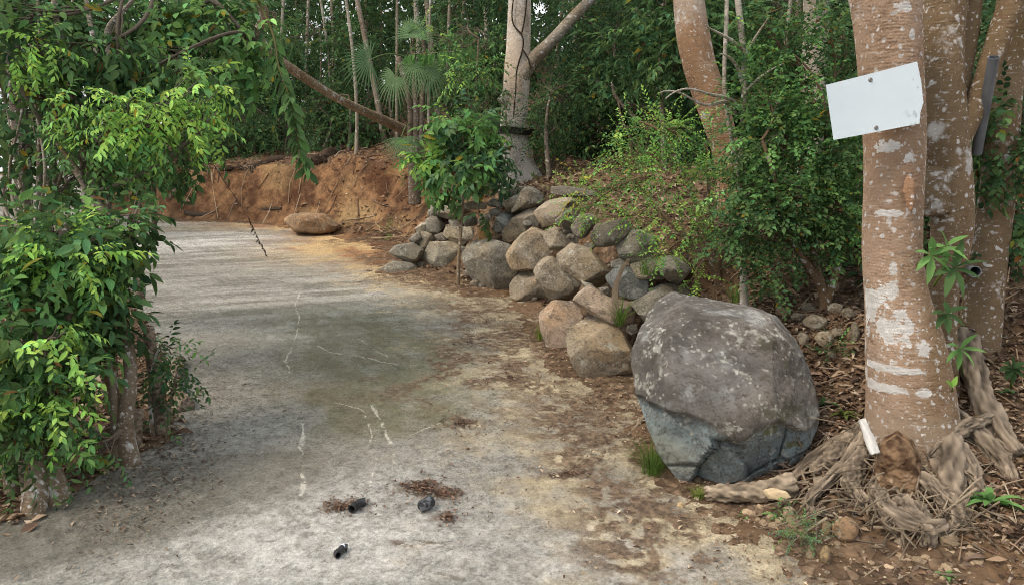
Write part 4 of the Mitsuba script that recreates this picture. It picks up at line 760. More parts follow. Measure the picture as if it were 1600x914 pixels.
bush('ivy_like_shrub', 'shiny small leaved green shrub at the right edge behind the stems', 'shrub', [st([(1590,560,4.60),(1580,420,4.60),(1570,300,4.60),(1575,190,4.60)], .015, .008)],
     [cl(1560,190,4.05,34,30,44,'deep',.5,'mid'), cl(1580,250,4.0,36,36,50,'deep',.5,'mid'), cl(1552,260,4.20,26,28,22,'deep',.5,'mid'), cl(1590,320,4.20,34,34,34,'mid',.3,'deep'), cl(1560,325,4.20,20,30,15,'deep',.4,'mid'), cl(1600,130,4.50,30,50,30,'deep',.4,'mid'), cl(1572,380,4.15,20,34,12,'deep',.4,'mid'), cl(1530,285,4.20,18,22,8,'mid',.3,'fresh')], pinnate(9, .16, .05, .027, 62, .3, .5), r7, rich=True, gap=.42, freq=5, branch_r=.005)
r8 = g(108)
bush('sapling', 'young leafy sapling growing at the foot of the rock wall', 'sapling', [st([(716,446,8.75),(717,400,8.70),(722,340,8.70),(724,300,8.70),(728,240,8.70)], .022, .009), st([(718,352,8.70),(706,310,8.65),(690,275,8.65)], .014, .007)],
     [cl(660,245,8.7,26,26,16,'fresh',.3,'lime'), cl(785,265,8.7,20,26,14,'blue',.5,'fresh'), cl(700,180,8.7,30,20,14,'fresh',.3,'mid'), cl(722,195,8.70,52,30,42,'blue',.5,'fresh'), cl(745,225,8.65,40,34,52,'blue',.5,'fresh'), cl(700,225,8.70,40,34,45,'blue',.6,'fresh'), cl(680,260,8.75,28,24,25,'fresh',.3,'lime'), cl(730,265,8.48,50,28,50,'blue',.4,'fresh'), cl(765,250,8.70,24,26,22,'blue',.4,'mid'), cl(670,285,8.75,16,16,10,'fresh',.3,'mid'), cl(715,295,8.65,35,14,17,'mid',.4,'fresh'), cl(752,335,8.65,14,8,3,'mid',0)], pinnate(6, .16, .13, .055, 65, .3, .6), r8, bark=(.22,.17,.11), rich=True, gap=.47, freq=4.5, branch_r=.008)
r9 = g(109)
bush('tall_shrub', 'tall thin shrub behind the sapling left of the pale forked tree', 'shrub', [st([(740,280,10.2),(742,180,10.2),(748,60,10.2)], .02, .01)],
     [cl(745,110,10.1,34,40,44,'mid',.5,'fresh'), cl(760,160,10.1,26,40,40,'mid',.4,'blue'), cl(725,130,10.1,30,40,30,'fresh',.4,'lime'), cl(755,210,10,24,34,34,'mid',.4,'blue'), cl(700,190,10.2,36,16,20,'fresh',.4,'lime'), cl(770,250,10,16,30,24,'deep',.5,'mid'), cl(730,40,10.3,40,40,30,'mid',.4,'fresh'), cl(690,60,10.6,40,30,20,'fresh',.3,'lime')], pinnate(9, .26, .075, .032, 60, .3, .5), r9, gap=.4)

# ---------------------------------------------------------------- palms
def fan(c, face, up, r, n=30, spread=2.5, rng=None, droop=.25):
    """one fan leaf: pleated blades round the end of its stalk"""
    face, up = unit(face), unit(up - np.dot(up, unit(face)) * unit(face)); side = np.cross(up, face); vs, fs = [], []
    for i in range(n):
        a = -spread + 2 * spread * i / (n - 1); L = r * (1 - .18 * abs(a) / spread) * rng.uniform(.9, 1.05); hw = spread / (n - 1) * .95
        pts = []
        for t, w in ((.04, 1.), (.40, .95), (.68, .42), (1., .04)):
            for s in (-1, 0, 1):
                aa = a + s * hw * w * .5 * 1.9; q = (up * math.cos(aa) + side * math.sin(aa)) * L * t
                q = q + face * (.018 * r * 6 * (1 - abs(s)) * t * w * .35 - 0.0) - np.array([0, 0, 1]) * droop * L * t ** 3 - face * .12 * L * t * t
                pts.append(c + q)
        b = len(vs); vs += pts
        for j in range(3):
            for s in (0, 1): fs += [(b + j * 3 + s, b + j * 3 + s + 1, b + j * 3 + s + 4), (b + j * 3 + s, b + j * 3 + s + 4, b + j * 3 + s + 3)]
    return np.array(vs), np.array(fs)
PALM = thing('fan_palm', 'fan palm with spiky blue green fans on thin stems above the red bank', 'palm'); rp = g(12); PD = 12.6
for pts in ([(640,225,9),(641,170,9),(634,130,9),(622,90,9)], [(650,225,11),(650,160,10),(648,120,9),(645,60,9)], [(658,225,9),(661,150,9),(664,100,8),(660,60,7)], [(648,290,20),(648,230,22)]):
    v, f = trunk([(a, b, w) for a, b, w in pts][::-1], PD, 50, 12, .12, 90); obj('trunk', (v, f), 'm_bark', PALM, smooth=True, color=bark_color(v, (.17, .14, .11), 91, (.1, .085, .06)))
FANS = [((578,95), (.3,-1,.1), (-.9,.1,-.1), .56, (640,92), .25), ((650,60), (.1,-1,.3), (.1,0,1), .48, (648,90), .1), ((662,100), (.2,-1,.3), (.3,0,-1), .48, (652,88), .3), ((618,120), (-.2,-1,.2), (-.6,0,-1), .48, (640,92), .3), ((672,105), (.4,-1,.2), (.35,.1,-1), .55, (655,85), .3), ((628,215), (0,-1,.25), (.1,0,-1), .48, (644,195), .2), ((640,50), (-.5,-1,.3), (-.6,.2,.9), .42, (645,90), .15), ((648,98), (.1,-.8,.6), (0,-.3,-1), .42, (648,85), .3)]
for (q, face, up, r, root, dr_) in FANS:
    c = at(*q, PD - .3); v, f = fan(c, np.array(face, float), np.array(up, float), r * .88, 24, 1.9 if dr_ > .2 else 1.6, rp, dr_)
    k = obj('frond', (v, f), 'm_leaf', PALM, color=tint(rp, 1, 'blue')[0] * np.array([1.6, 1.5, 1.4]))
    p = spline([at(*root, PD), (at(*root, PD) + c) / 2 + [0, 0, .08], c], 10); obj('stalk', tube(p, .010, 6), 'm_twig', k, smooth=True, color=(.10, .15, .06))
bp = [at(x, y, 12.2) for x, y in ((735,78),(700,82),(660,84),(635,86))]
BL = thing('leafy_branch', 'thin branch with hanging lime leaves across the fan palm', 'branch'); v, f = limb(bp, (.012, .008, .006, .003), 6, 20, .1, 1); obj('stem', (v, f), 'm_twig', BL, smooth=True, color=(.2,.18,.12))
for i, p in enumerate(spline(bp, 26)):
    v, f, c = leaf_mesh(p[None], np.array([[rp.normal(0, .3), rp.normal(0, .3), -1]]), np.array([[.3, -1, .3]]), np.array([rp.uniform(.14, .22)]), np.array([.07]), tint(rp, 1, 'fresh'), True); obj('leaf', (v, f), 'm_leaf', BL, smooth=True, color=c)

# ---------------------------------------------------------------- the forest behind
rf_ = g(200)
WOOD = pinnate(9, .30, .085, .036, 60, .3, .5); WOODS = pinnate(11, .22, .055, .024, 60, .25, .4); WOODL = pinnate(6, .28, .125, .056, 60, .3, .6)
KINDS = [('dark leafy understorey shrub in the forest behind the rock wall', 'wood', 'deep', WOODS), ('mid green forest shrub standing in the shade behind the wall', 'wood', 'blue', WOOD), ('broad leaved green shrub in the dim forest', 'wood', 'mid', WOODL)]
spots = [(860,9.9,10.9,150,250), (905,11.5,0,20,240), (960,11.2,0,60,260), (1010,10.5,0,0,190), (1060,10.0,0,60,240), (930,13,0,-10,140), (880,14.5,0,-20,160), (1000,14,0,-30,160), (1040,8.8,0,-20,110),
         (700,14,0,100,220), (740,13,0,-10,120), (770,12,0,60,230), (700,16,0,-20,120), (620,16.5,0,100,190), (560,16.5,0,70,200), (500,17,0,50,210), (450,17.3,0,90,220), (400,17.3,0,110,240), (350,17.3,0,120,250), (300,18,0,110,250),
         (590,19,0,-30,140), (520,20,0,-30,130), (460,19.5,0,-30,100), (400,20,0,-30,120), (340,20,0,-20,140), (650,20,0,-30,120), (270,20,0,0,200), (230,21,0,0,220), (1120,10,0,-20,200), (1160,9,0,60,300), (1230,9,0,0,260), (1310,9,0,0,260), (1450,8,0,-20,200), (1540,7.5,0,-20,250), (1600,7,0,0,350), (1500,7.5,0,150,420), (1590,6.2,0,300,520), (1340,7.5,0,150,400), (1440,7.2,0,250,430), (-60,14,0,-20,240), (0,15,0,-20,245), (50,13,0,-20,235), (100,16,0,0,250), (150,17,0,0,280), (190,19,0,0,290), (-40,19,0,0,250), (70,20,0,0,250), (1420,5.6,0,330,480), (300,17.0,0,190,262), (350,16.8,0,190,255), (400,16.6,0,190,250), (450,16.4,0,180,240), (500,16.0,0,170,235), (545,15.6,0,150,215), (1180,7.2,0,280,420), (1330,6.4,0,330,440)]
for i, (px, Y, _, y0, y1) in enumerate(spots):
    lab, p1, p2, sp = KINDS[i % 3]; s = Y / F; cls = []
    for py in np.arange(y0, y1 + 1, 55):
        for _k in range(2): cls.append(cl(px + rf_.normal(0, 22), py + rf_.normal(0, 14), Y + rf_.normal(0, .35), 48, 38, int(62 + 26 * rf_.random()), p1, .28, p2, sp))
    X0 = at(px, 250, Y); b = onground(X0[0], Y); topz = at(px, y0, Y)
    lean = rf_.normal(0, .25); stems = [([b - [0, 0, .15], (b + topz) / 2 + [lean, 0, 0], topz], np.array([.035, .025, .012]))]
    bush('forest_shrub', lab, 'shrub', stems, cls, sp, rf_, rich=None, bark=(.15,.125,.1), group=('dark forest shrubs', 'shaded forest shrubs', 'broad leaved forest shrubs')[i % 3], gap=.46, freq=1.6, branch_r=.012)
# light pale crown in the upper left distance
bush('pale_green_tree', 'paler green leafy tree behind the fallen trunk at the upper left', 'tree', [([onground(-5.2, 17.6), onground(-5.2, 17.6) + [.1, 0, 2], at(430, 20, 17.5)], np.array([.06, .05, .03]))], [cl(430,30,17.3,46,40,110,'fresh',.4,'mid'), cl(390,20,17.3,36,40,60,'mid',.4,'fresh'), cl(450,70,17.3,34,30,60,'fresh',.3,'mid'), cl(330,60,17.3,46,46,80,'fresh',.4,'lime'), cl(370,110,17.2,36,36,50,'fresh',.3,'mid')], WOOD, rf_, gap=.42)
# slim trunks with crowns far overhead, which keep the forest floor dim
tr = [(553,14.6,5,-4), (603,16,8,-50), (690,16,9,-22), (655,18,8,6), (520,18,4,5), (480,19,5,10), (440,18,5,3), (1080,13,8,4), (900,14,9,-3), (760,15,8,10), (960,16,8,6), (1010,12,7,-12), (1265,7.6,36,-40), (720,17,6,14), (580,19,5,-4), (365,17.8,6,8), (330,18.5,5,-8), (410,17.4,6,-14), (505,17.2,4,4), (620,15.2,4,3), (700,12.6,5,-3), (675,12.4,4,6), (870,15,6,8), (1140,11,7,5), (1200,8.5,6,14), (1235,9.5,8,-8), (280,19,6,5)]
CROWN = pinnate(6, .42, .21, .095, 60, .3, .4)
for i, (px, Y, w, lean) in enumerate(tr):
    x = at(px, 200, Y)[0]; b = onground(x, Y); wr = w / F * Y / 2
    k = thing('forest_tree', 'thin pale forest trunk rising out of the frame' if w < 7 else 'stouter grey forest trunk behind the bank', 'tree', 'thin forest trunks' if w < 7 else 'stouter forest trunks')
    tz = rf_.uniform(6.5, 9.5); ls = lean / F * Y
    p = [b - [0, 0, .2], b + [ls * .3 + rf_.normal(0, .06), 0, 1.5], b + [ls * 1.1 + rf_.normal(0, .1), 0, 3.4], b + [ls * 1.8, 0, tz]]
    v, f = limb(p, np.array([1.25, 1., .9, .6]) * wr, 10, 50, .1, i); obj('trunk', (v, f), 'm_bark', k, smooth=True, color=bark_color(v, ((.33,.3,.25), (.22,.18,.14), (.28,.24,.19))[i % 3], i, (.17,.15,.11)))
    O, D = fill(rf_, p[-1] + [0, 0, .6], np.array([2.3, 2.3, 1.5]), 80, gap=.42, freq=.8, seed=i); O[:, 2] = np.maximum(O[:, 2], np.minimum(5.6, b[2] + 5))
    A = place(rf_, O, D, np.tile([0, 0, 1.], (len(O), 1)), CROWN, tint(rf_, len(O), 'mid')); v, f, c = leaf_mesh(*A, None); obj('crown', (v, f), 'm_leaf', k, color=c)
# the overhead crowns of the near trees
for k, ctrs in ((TREE, ((3.6, 4.0, 4.8), (4.4, 5.6, 5.2), (5.0, 4.0, 5.0))), (WT, ((.3, 10.6, 6.0), (2.2, 10.6, 6.2), (-.8, 11.6, 6.4))), (LT, ((2.4, 8.6, 5.8), (3.8, 8.6, 5.6), (4.6, 9.8, 6.0)))):
    a = []
    for c in ctrs:
        O, D = fill(rf_, np.array(c, float), np.array([1.5, 1.4, .7]), 90, gap=.42, freq=1., seed=3); a.append(place(rf_, O, D, np.tile([0, 0, 1.], (len(O), 1)), CROWN, tint(rf_, len(O), 'mid')))
    v, f, c = leaf_mesh(*cat_leaves(a), None); obj('crown', (v, f), 'm_leaf', k, color=c)
# the far wood, one mass
O = []; n = 0
rr2 = g(77); ang = rr2.uniform(-.48, .72, 8500); dist = rr2.uniform(20, 34, 8500); X = np.tan(ang) * dist; Yv = dist
s_, _p = uphill(X, Yv); ok = s_ > 1.5; X, Yv = X[ok], Yv[ok]; gz = G(X, Yv); Zv = gz + rr2.uniform(.2, 10, len(X)) ; O = np.stack([X, Yv, Zv], 1)
D = unit(rr2.normal(size=O.shape) - [0, .4, .3]); A = place(rr2, O, D, np.tile([0, 0, 1.], (len(O), 1)), pinnate(9, .75, .30, .14, 60, .3, .4), tint(rr2, len(O), 'wood'))
v, f, c = leaf_mesh(*A); obj('far_wood', (v, f), 'm_leaf', color=c, kind='stuff', label='dark mass of leaves deep in the forest')
ang = rr2.uniform(-.66, .78, 3400); dist = rr2.uniform(35, 48, 3400); X, Yv = np.tan(ang) * dist, dist; s_, _p = uphill(X, Yv); ok = s_ > 1.5; X, Yv = X[ok], Yv[ok]
O = np.stack([X, Yv, G(X, Yv) + rr2.uniform(.2, 14, len(X))], 1); D = unit(rr2.normal(size=O.shape) - [0, .4, .3])
v, f, c = leaf_mesh(*place(rr2, O, D, np.tile([0, 0, 1.], (len(O), 1)), pinnate(7, 1.5, .75, .36, 60, .3, .4), tint(rr2, len(O), 'wood')), None)
obj('far_wood', (v, f), 'm_leaf', color=c, kind='stuff', label='farthest dark leaves closing the forest behind the trunks')
# ---------------------------------------------------------------- small plants
r = g(301)
def blades(name, label, base, n, h, w, rng, col, lean=.7, spread=.05, cat='grass tuft'):
    vs = []
    for i in range(n):
        a = rng.uniform(0, 6.28); ln = rng.uniform(.1, lean); L = h * rng.uniform(.5, 1.1); d = np.array([math.cos(a), math.sin(a), 0]); s = np.array([-d[1], d[0], 0]) * w
        b = base + d * rng.uniform(0, spread); p = [b + d * L * ln * t * t + np.array([0, 0, L * t * (1 - .45 * ln * t)]) for t in (0, .35, .7, 1)]
        v = np.array([p[0] - s, p[0] + s, p[1] - s, p[1] + s, p[2] - s * .7, p[2] + s * .7, p[3]]); vs.append((v, np.array([(0, 1, 2), (1, 3, 2), (2, 3, 4), (3, 5, 4), (4, 5, 6)]), col[0] + (col[1] - col[0]) * rng.random()))
    v, f, c = join(vs); return obj(name, (v, f), 'm_leaf', color=c, label=label, cat=cat)
GR = np.array([(.08, .15, .03), (.17, .26, .07)])
blades('grass_tuft', 'bushy green grass tuft growing at the left foot of the big boulder', gp(1020, 742), 230, .22, .0016, r, GR, .9, .06)
blades('grass_tuft', 'small yellowish grass tuft in front of the boulder foot by the dead log', gp(1090, 778), 50, .08, .0015, r, GR * [1.6, 1.5, 1], .9, .03)
blades('grass_tuft', 'sparse grass growing from the driveway edge at the lowest wall stones', gp(845, 530), 60, .17, .0016, r, GR * [1.5, 1.3, 1], .9, .08)
blades('grass_tuft', 'thin grass hanging out of the joint above the lowest wall stones', at(968, 508, wall_depth(968, 508, -.12)), 60, .26, .003, r, GR, 1.3, .04)
blades('grass_tuft', 'green grass between the dark shrub stem and the boulder top', gp(1150, 475), 40, .15, .003, r, GR * 1.2, .8, .05)
blades('grass_tuft', 'thin grass over the blue stone in the wall', at(1010, 430, wall_depth(1010, 430, -.1)), 50, .2, .002, r, GR, 1.2, .08)
def leafy(name, label, cat, base, leaves, col, rng, stem=None, lw=.28, fold=.2, droop=.25):
    """a seedling whose leaves are each their own; leaves: (direction, length)"""
    k = thing(name, label, cat)
    if stem is not None: obj('stem', limb(stem, np.linspace(.006, .003, len(stem)), 6, 14, .05, 1), 'm_twig', k, smooth=True, color=(.10, .15, .04))
    for d, L in leaves:
        d = np.array(d, float); N = np.array([0, -.5, 1.]) + rng.normal(0, .2, 3)
        v, f, c = leaf_mesh(base[None], unit(d)[None], N[None], np.array([L]), np.array([L * lw]), tint(rng, 1, col), True, fold, droop)
        obj('leaf', (v, f), 'm_leaf', k, smooth=True, color=c)
    return k
def ray(a, up): return (math.cos(a), -.35 - .25 * abs(math.sin(2 * a)), math.sin(a) * .9 + up)
LY_ = TY - .25
for (q, n, L, lab, col, a0) in (((1455, 400), 7, .115, 'broad leaved bright green seedling growing on the right side of the thick trunk', 'fresh', 0), ((1490, 420), 7, .125, 'second broad leaved seedling right of the one on the thick trunk', 'mid', .5), ((1478, 385), 5, .10, 'upright broad leaved seedling topmost in the clump on the thick trunk', 'fresh', .8)):
    b = at(*q, LY_); leafy('seedling', lab, 'plant', b, [(ray(a0 + 2 * np.pi * i / n + r.normal(0, .15), .05), L * r.uniform(.8, 1.1)) for i in range(n)], col, r, [b + [.02, .18, -.10], b + [.01, .09, -.03], b], .30)
b = at(1500, 545, LY_); leafy('seedling', 'pale green seedling with pointed leaves at the crotch below the stems', 'plant', b, [(ray(.3 + 1.05 * i, -.1), .11 * r.uniform(.8, 1.1)) for i in range(6)], 'fresh', r, [gp(1505, 590), b], .28)
b = at(1478, 490, LY_ + .1); leafy('seedling', 'small dark seedling in the gap between thick trunk and second stem', 'plant', b, [(ray(.8 + 1.0 * i, 0), .09) for i in range(6)], 'mid', r, None, .4)
b = at(1580, 575, 3.55); leafy('seedling', 'round leaved dark seedling at the right edge below the last stem', 'plant', b, [(ray(.8 * i, .1), .07) for i in range(8)], 'deep', r, [gp(1580, 605), b], .5)
b = at(1331, 707, ground(1331, 715)[1] - .03); leafy('seedling', 'tiny yellow green seedling left of the rotten root stub', 'plant', b, [(ray(a, -.5), .055) for a in (0, 1.4, 2.6, 3.8, 4.6, 5.3)], 'lime', r, [gp(1331, 725), b], .5)
b = at(1488, 605, LY_ - .02); leafy('seedling', 'single yellow leaf sprouting at the base of the thick trunk', 'plant', b, [((.1, -.3, 1), .055), ((-.5, -.3, .6), .05)], 'lime', r, [gp(1490, 625), b], .45)
def straps(name, label, base, n, L, w, rng, col):
    k = thing(name, label, 'fern')
    for i in range(n):
        a = rng.uniform(0, 6.28); e = rng.uniform(.3, 1.2); d = np.array([math.cos(a) * math.cos(e), math.sin(a) * math.cos(e) * .7 - .15, math.sin(e)]); l = L * rng.uniform(.6, 1.1); s = unit(np.cross(d, [0, 0, 1])); pts = []
        for t, ww in ((0, .25), (.25, .8), (.5, 1.), (.75, .75), (1, .05)):
            c = base + d * l * t - np.array([0, 0, .55 * l * t * t]); pts += [c - s * w * ww, c + np.array([0, 0, -.12 * w]), c + s * w * ww]
        f = [(3 * j + q, 3 * j + q + 1, 3 * j + q + 4) for j in range(4) for q in (0, 1)] + [(3 * j + q, 3 * j + q + 4, 3 * j + q + 3) for j in range(4) for q in (0, 1)]
        obj('leaf', (np.array(pts), np.array(f)), 'm_leaf', k, smooth=True, color=tint(rng, 1, col)[0])
straps('strap_fern', 'strap leaved fern on the litter slope at the lower right edge', gp(1545, 800, .04), 17, .20, .016, r, 'fresh')
straps('strap_fern', 'strap leaved fern rising from the litter between boulder and thick trunk', gp(1283, 640, .02), 8, .17, .016, r, 'mid')
straps('strap_fern', 'small olive fern at the left foot of the thick trunk', gp(1318, 655, .02), 16, .11, .010, r, 'olive')
straps('strap_fern', 'tiny fern in the litter at the bottom right below the roots', gp(1475, 905, .02), 8, .08, .008, r, 'fresh')
straps('strap_fern', 'tiny pale plant on the right litter slope under the strap fern', gp(1510, 830, .02), 5, .06, .009, r, 'fresh')
straps('strap_fern', 'small plant above the fern at the right edge on the litter', gp(1570, 620, .02), 9, .08, .012, r, 'mid')
def weed(label, px, py, Y, rx, ry, n, pal, spec, seed):
    return bush('weed', label, 'plant', [([gp(px, py + ry), at(px, py, Y)], (.004, .003))], [cl(px, py, Y, rx, ry, n, pal, .3, 'fresh')], spec, g(seed), bark=(.12, .13, .06), branch_r=.003, gap=.3, freq=9, drip=-.1)
weed('bushy blue green weed on the soil at the bank foot', 1252, 832, ground(1252, 860)[1] + .02, 30, 22, 60, 'blue', pinnate(11, .09, .017, .008, 60, .1, .1), 1)
weed('small weed under the dead log at the boulder foot', 1160, 805, ground(1160, 815)[1], 10, 10, 8, 'mid', pinnate(5, .05, .025, .013, 60, .1, .1), 2)
weed('small bright weed left of the bushy weed on the soil', 1217, 800, ground(1217, 810)[1], 8, 8, 7, 'fresh', pinnate(5, .05, .025, .013, 60, .1, .1), 3)
weed('low green weed in the litter behind the boulder', 1305, 545, ground(1305, 560)[1], 16, 16, 16, 'deep', pinnate(7, .09, .03, .017, 60, .1, .1), 4)
weed('low green plant on the red slope near the lone boulder', 607, 366, ground(607, 372)[1], 14, 8, 16, 'olive', pinnate(7, .2, .06, .03, 60, .1, .1), 5)
weed('yellow green groundcover trailing over the wall top', 905, 300, 8.6, 40, 8, 60, 'lime', FEATHER, 6); weed('groundcover below the pale forked tree', 868, 288, 10.0, 30, 10, 50, 'olive', FEATHER, 7)
weed('grassy shrub mat at the foot of the red slope by the palm', 640, 262, 12.2, 20, 16, 30, 'olive', pinnate(9, .2, .05, .02, 60, .3, .3), 8)

# ---------------------------------------------------------------- things lying on the driveway
def elbow(p, yaw, r=.024, L=.06, bend=1.2):
    pts = [(-L, 0, 0), (-L * .4, 0, 0), (-.012, .004, 0), (.012, .02, 0), (.012 + L * .5 * math.cos(bend), .02 + L * .7 * math.sin(bend), 0)]
    c, s = math.cos(yaw), math.sin(yaw); P = np.array([(c * x - s * y, s * x + c * y, r) for x, y, _ in pts]); P = spline(P, 16) + p
    o = tube(P, r, 18, False); i = tube(P, r * .82, 18, False); n = len(o[0]); m = 18
    e = lambda b: [[b + j, b + (j + 1) % m, n + b + (j + 1) % m] for j in range(m)] + [[b + j, n + b + (j + 1) % m, n + b + j] for j in range(m)]
    return (np.vstack([o[0], i[0]]), np.vstack([o[1], i[1][:, ::-1] + n, e(0), e(n - m)])), P
def lay(px, py): x, y = flat(px, py); return np.array([x, y, float(plane(x, y)) + .004])
k = thing('pipe_elbow', 'small black pipe elbow with a white tape band lying nearest on the driveway', 'pipe fitting'); (m, P) = elbow(lay(529, 862), -2.55, .0145, .038)
obj('tube', m, 'm_black', k, smooth=50); t = spline(P, 60)[7:17]; obj('tape', tube(t, .0158, 18, False), 'm_board', k, smooth=True)
k = thing('pipe_stub', 'short black hose piece lying on a patch of rotted leaves', 'pipe fitting'); (m, P) = elbow(lay(555, 791), -2.5, .019, .052, .5); obj('tube', m, 'm_black', k, smooth=50)
t = spline(P, 60); obj('collar', tube(t[40:46], .0215, 18, False), 'm_black', k, smooth=True)
c = lay(666, 792); ax = unit([.5, .85, 0]); hp_ = [(a_ * .76, b_ * .76) for a_, b_ in [(.0, -.048), (.028, -.048), (.034, -.044), (.036, -.036), (.036, -.014), (.0335, -.010), (.036, -.006), (.036, .044), (.032, .048), (0, .048)]]
th = np.linspace(0, 2 * np.pi, 29)[:-1]; sx = np.cross(ax, [0, 0, 1]); vs = np.array([[c + [0, 0, .028] + ax * h + (sx * math.cos(t) + np.array([0, 0, 1]) * math.sin(t)) * r_ for t in th] for r_, h in hp_]).reshape(-1, 3)
fs = np.vstack([[[i * 28 + j, i * 28 + (j + 1) % 28, (i + 1) * 28 + (j + 1) % 28], [i * 28 + j, (i + 1) * 28 + (j + 1) % 28, (i + 1) * 28 + j]] for i in range(len(hp_) - 1) for j in range(28)])
scene['m_grimy'] = {'type': 'twosided', 'b': principled(proc(lambda p, n, uv: mix((.025, .027, .032), (.12, .13, .15), smoothstep(.45, .7, fbm(p.x * 60, p.y * 60, p.z * 60, 3)))), .5, .4)}
k = thing('plastic_cap', 'dark grimy plastic cap lying on its side among rotted leaves on the driveway', 'pipe cap'); obj('body', (vs, fs), 'm_grimy', k, smooth=40)
obj('rim', tube(np.array([c + [0, 0, .028] - ax * .036 + (sx * math.cos(t) + np.array([0, 0, 1]) * math.sin(t)) * .020 for t in np.linspace(0, 2 * np.pi, 29)]), .003, 6), 'm_grimy', k, smooth=True)
def stick(label, pts, r0, r1, col=(.085, .06, .04), cat='twig', lift=.008, name='twig', mat='m_twig', bump=.15):
    P = []
    for x, y in pts: P.append(gp(x, y, lift))
    v, f = limb(P, np.linspace(r0, r1, len(P)), 8, 50, bump, len(pts)); obj(name, (v, f), mat, smooth=True, color=None if mat == 'm_deadwood' else np.clip(np.array(col) * (1 + .9 * nz(v, 40, 1))[:, None], .01, .6), label=label, cat=cat)
stick('long curved dark twig lying across the driveway right of the plastic cap', [(805,740),(798,757),(770,780),(750,790),(738,808),(733,832)], .006, .003)
stick('thin twig reaching from the plastic cap to the left', [(672,805),(655,815),(630,825)], .004, .002); stick('crooked brown stick on the driveway left of the boulder grass', [(958,745),(945,757),(930,755),(915,758)], .009, .004, (.25, .17, .11))
stick('long grey root running down beside the grass tuft to the driveway', [(1004,640),(995,668),(975,690),(962,715),(955,745)], .012, .006, (.2, .16, .12)); stick('dark curled twig by the hose piece', [(572,790),(585,793),(588,786),(575,783)], .004, .003)
stick('pale thin stick on the litter along the boulder right edge', [(1275,650),(1262,690),(1245,735)], .012, .006, (.27, .2, .15)); stick('long pale stick lying at the bottom right corner', [(1600,850),(1585,890),(1575,914)], .008, .006, (.3, .25, .2))
stick('curved thin branch on the litter behind the boulder', [(1290,570),(1310,572),(1335,555),(1352,545)], .007, .004, (.28, .23, .17)); stick('thin dead twig across the boulder right shoulder', [(1215,555),(1250,575),(1290,583),(1350,583)], .003, .003, (.3, .25, .2), lift=.03)
# dead log at the boulder foot, with its pale broken face
lp = [gp(1105, 782, .04), gp(1150, 785, .05), gp(1195, 786, .06), gp(1240, 778, .07)]
v, f = limb(lp, (.03, .04, .055, .05), 24, 90, .3, 3); gc = grain(90, 24, (.25, .205, .155), 8); v = v + normals(v, f) * (.03 * np.linalg.norm(gc, axis=1) - .01 + nz(v, 30, 3, 2) * .015)[:, None]
LG = obj('dead_log', (v, f), 'm_root', smooth=True, color=gc, label='knotty grey dead log lying against the boulder foot', cat='log')
v, f, _ = stone([(1192, 768), (1205, 763), (1228, 766), (1236, 774), (1222, 781), (1200, 779)], gp(1215, 786)[1] - .08, .014, 4, 6, 4, .08)
obj('broken_face', (v, f), 'm_twig', LG, smooth=True, color=np.clip(np.array((.50, .40, .26)) * (1 + 1.2 * nz(v * [.3, 1, 1], 60, 2))[:, None], .05, .8), label='pale yellowish broken wood on the log end')
p0, p1 = at(1347, 655, 3.36), at(1367, 708, 3.28)
m = trimesh.creation.box((.040, .018, np.linalg.norm(p1 - p0))).subdivide().subdivide().subdivide(); v = np.array(m.vertices); v[:, 0] *= 1 - .25 * (v[:, 2] > 0); v += nz(v * [1, 1, .2], 70, 2)[:, None] * .012
zax = unit(p0 - p1); xax = unit(np.cross([0, -1, 0], zax)); v = (p0 + p1) / 2 + v @ np.stack([xax, np.cross(zax, xax), zax])
obj('driftwood', (v, m.faces), 'm_twig', smooth=True, color=np.clip(np.array((.52, .52, .51)) * (1 + 1.3 * nz(v @ np.c_[xax, np.cross(zax, xax), zax * .1], 90, 2))[:, None], .1, .8), label='bleached white split of wood leaning on the thick trunk foot', cat='wood')
# the strap trailing over the wall
sp = [(984,404),(978,412),(968,430),(962,450),(961,480),(960,505)]; Pp = [at(x, y, wall_depth(x, y, -.14)) for x, y in sp]; Pc = spline(Pp, 30); w_ = np.interp(np.linspace(0, 1, 30), [0, .4, 1], [.012, .02, .024])[:, None] * np.array([1, .15, 0])
vv = np.vstack([Pc - w_, Pc + w_, Pc - w_ + [0, .006, 0], Pc + w_ + [0, .006, 0]]); n = 30; fs = []
for i in range(n - 1):
    for a, b in ((0, 1), (1, 3), (3, 2), (2, 0)): fs += [(a * n + i, b * n + i, b * n + i + 1), (a * n + i, b * n + i + 1, a * n + i + 1)]
obj('dead_frond', (vv, np.array(fs)), 'm_twig', smooth=True, color=np.clip(np.array((.16, .125, .095)) * (1 + nz(vv, 30, 2))[:, None], .02, .5), label='flat brown dead strip hanging over the blue stone of the wall', cat='dead strip')
# string of withered leaves hanging over the far driveway from the shrub tree
DS = thing('withered_shoot', 'thin dangling shoot with dark withered leaves before the far driveway', 'branch'); pts = [(330, 250, 5.6), (372, 315, 5.6), (393, 350, 5.6), (403, 372, 5.6), (415, 396, 5.6)]
obj('stem', limb([at(*p) for p in pts], (.0035, .002, .0015, .0015, .001), 5, 40, .05, 1), 'm_twig', DS, smooth=True, color=(.06, .04, .03))
for i, t in enumerate(np.r_[np.linspace(.62, 1, 13)]):
    p = spline([at(*p) for p in pts], 101)[int(t * 100)]; v, f, c = leaf_mesh(p[None], np.array([[r.normal(0, .5), r.normal(0, .5), -1]]), r.normal(size=(1, 3)), np.array([.04]), np.array([.015]), np.array([[.05, .03, .022]]), False, .6, .4); obj('leaf', (v, f), 'm_dryleaf', DS, color=c)

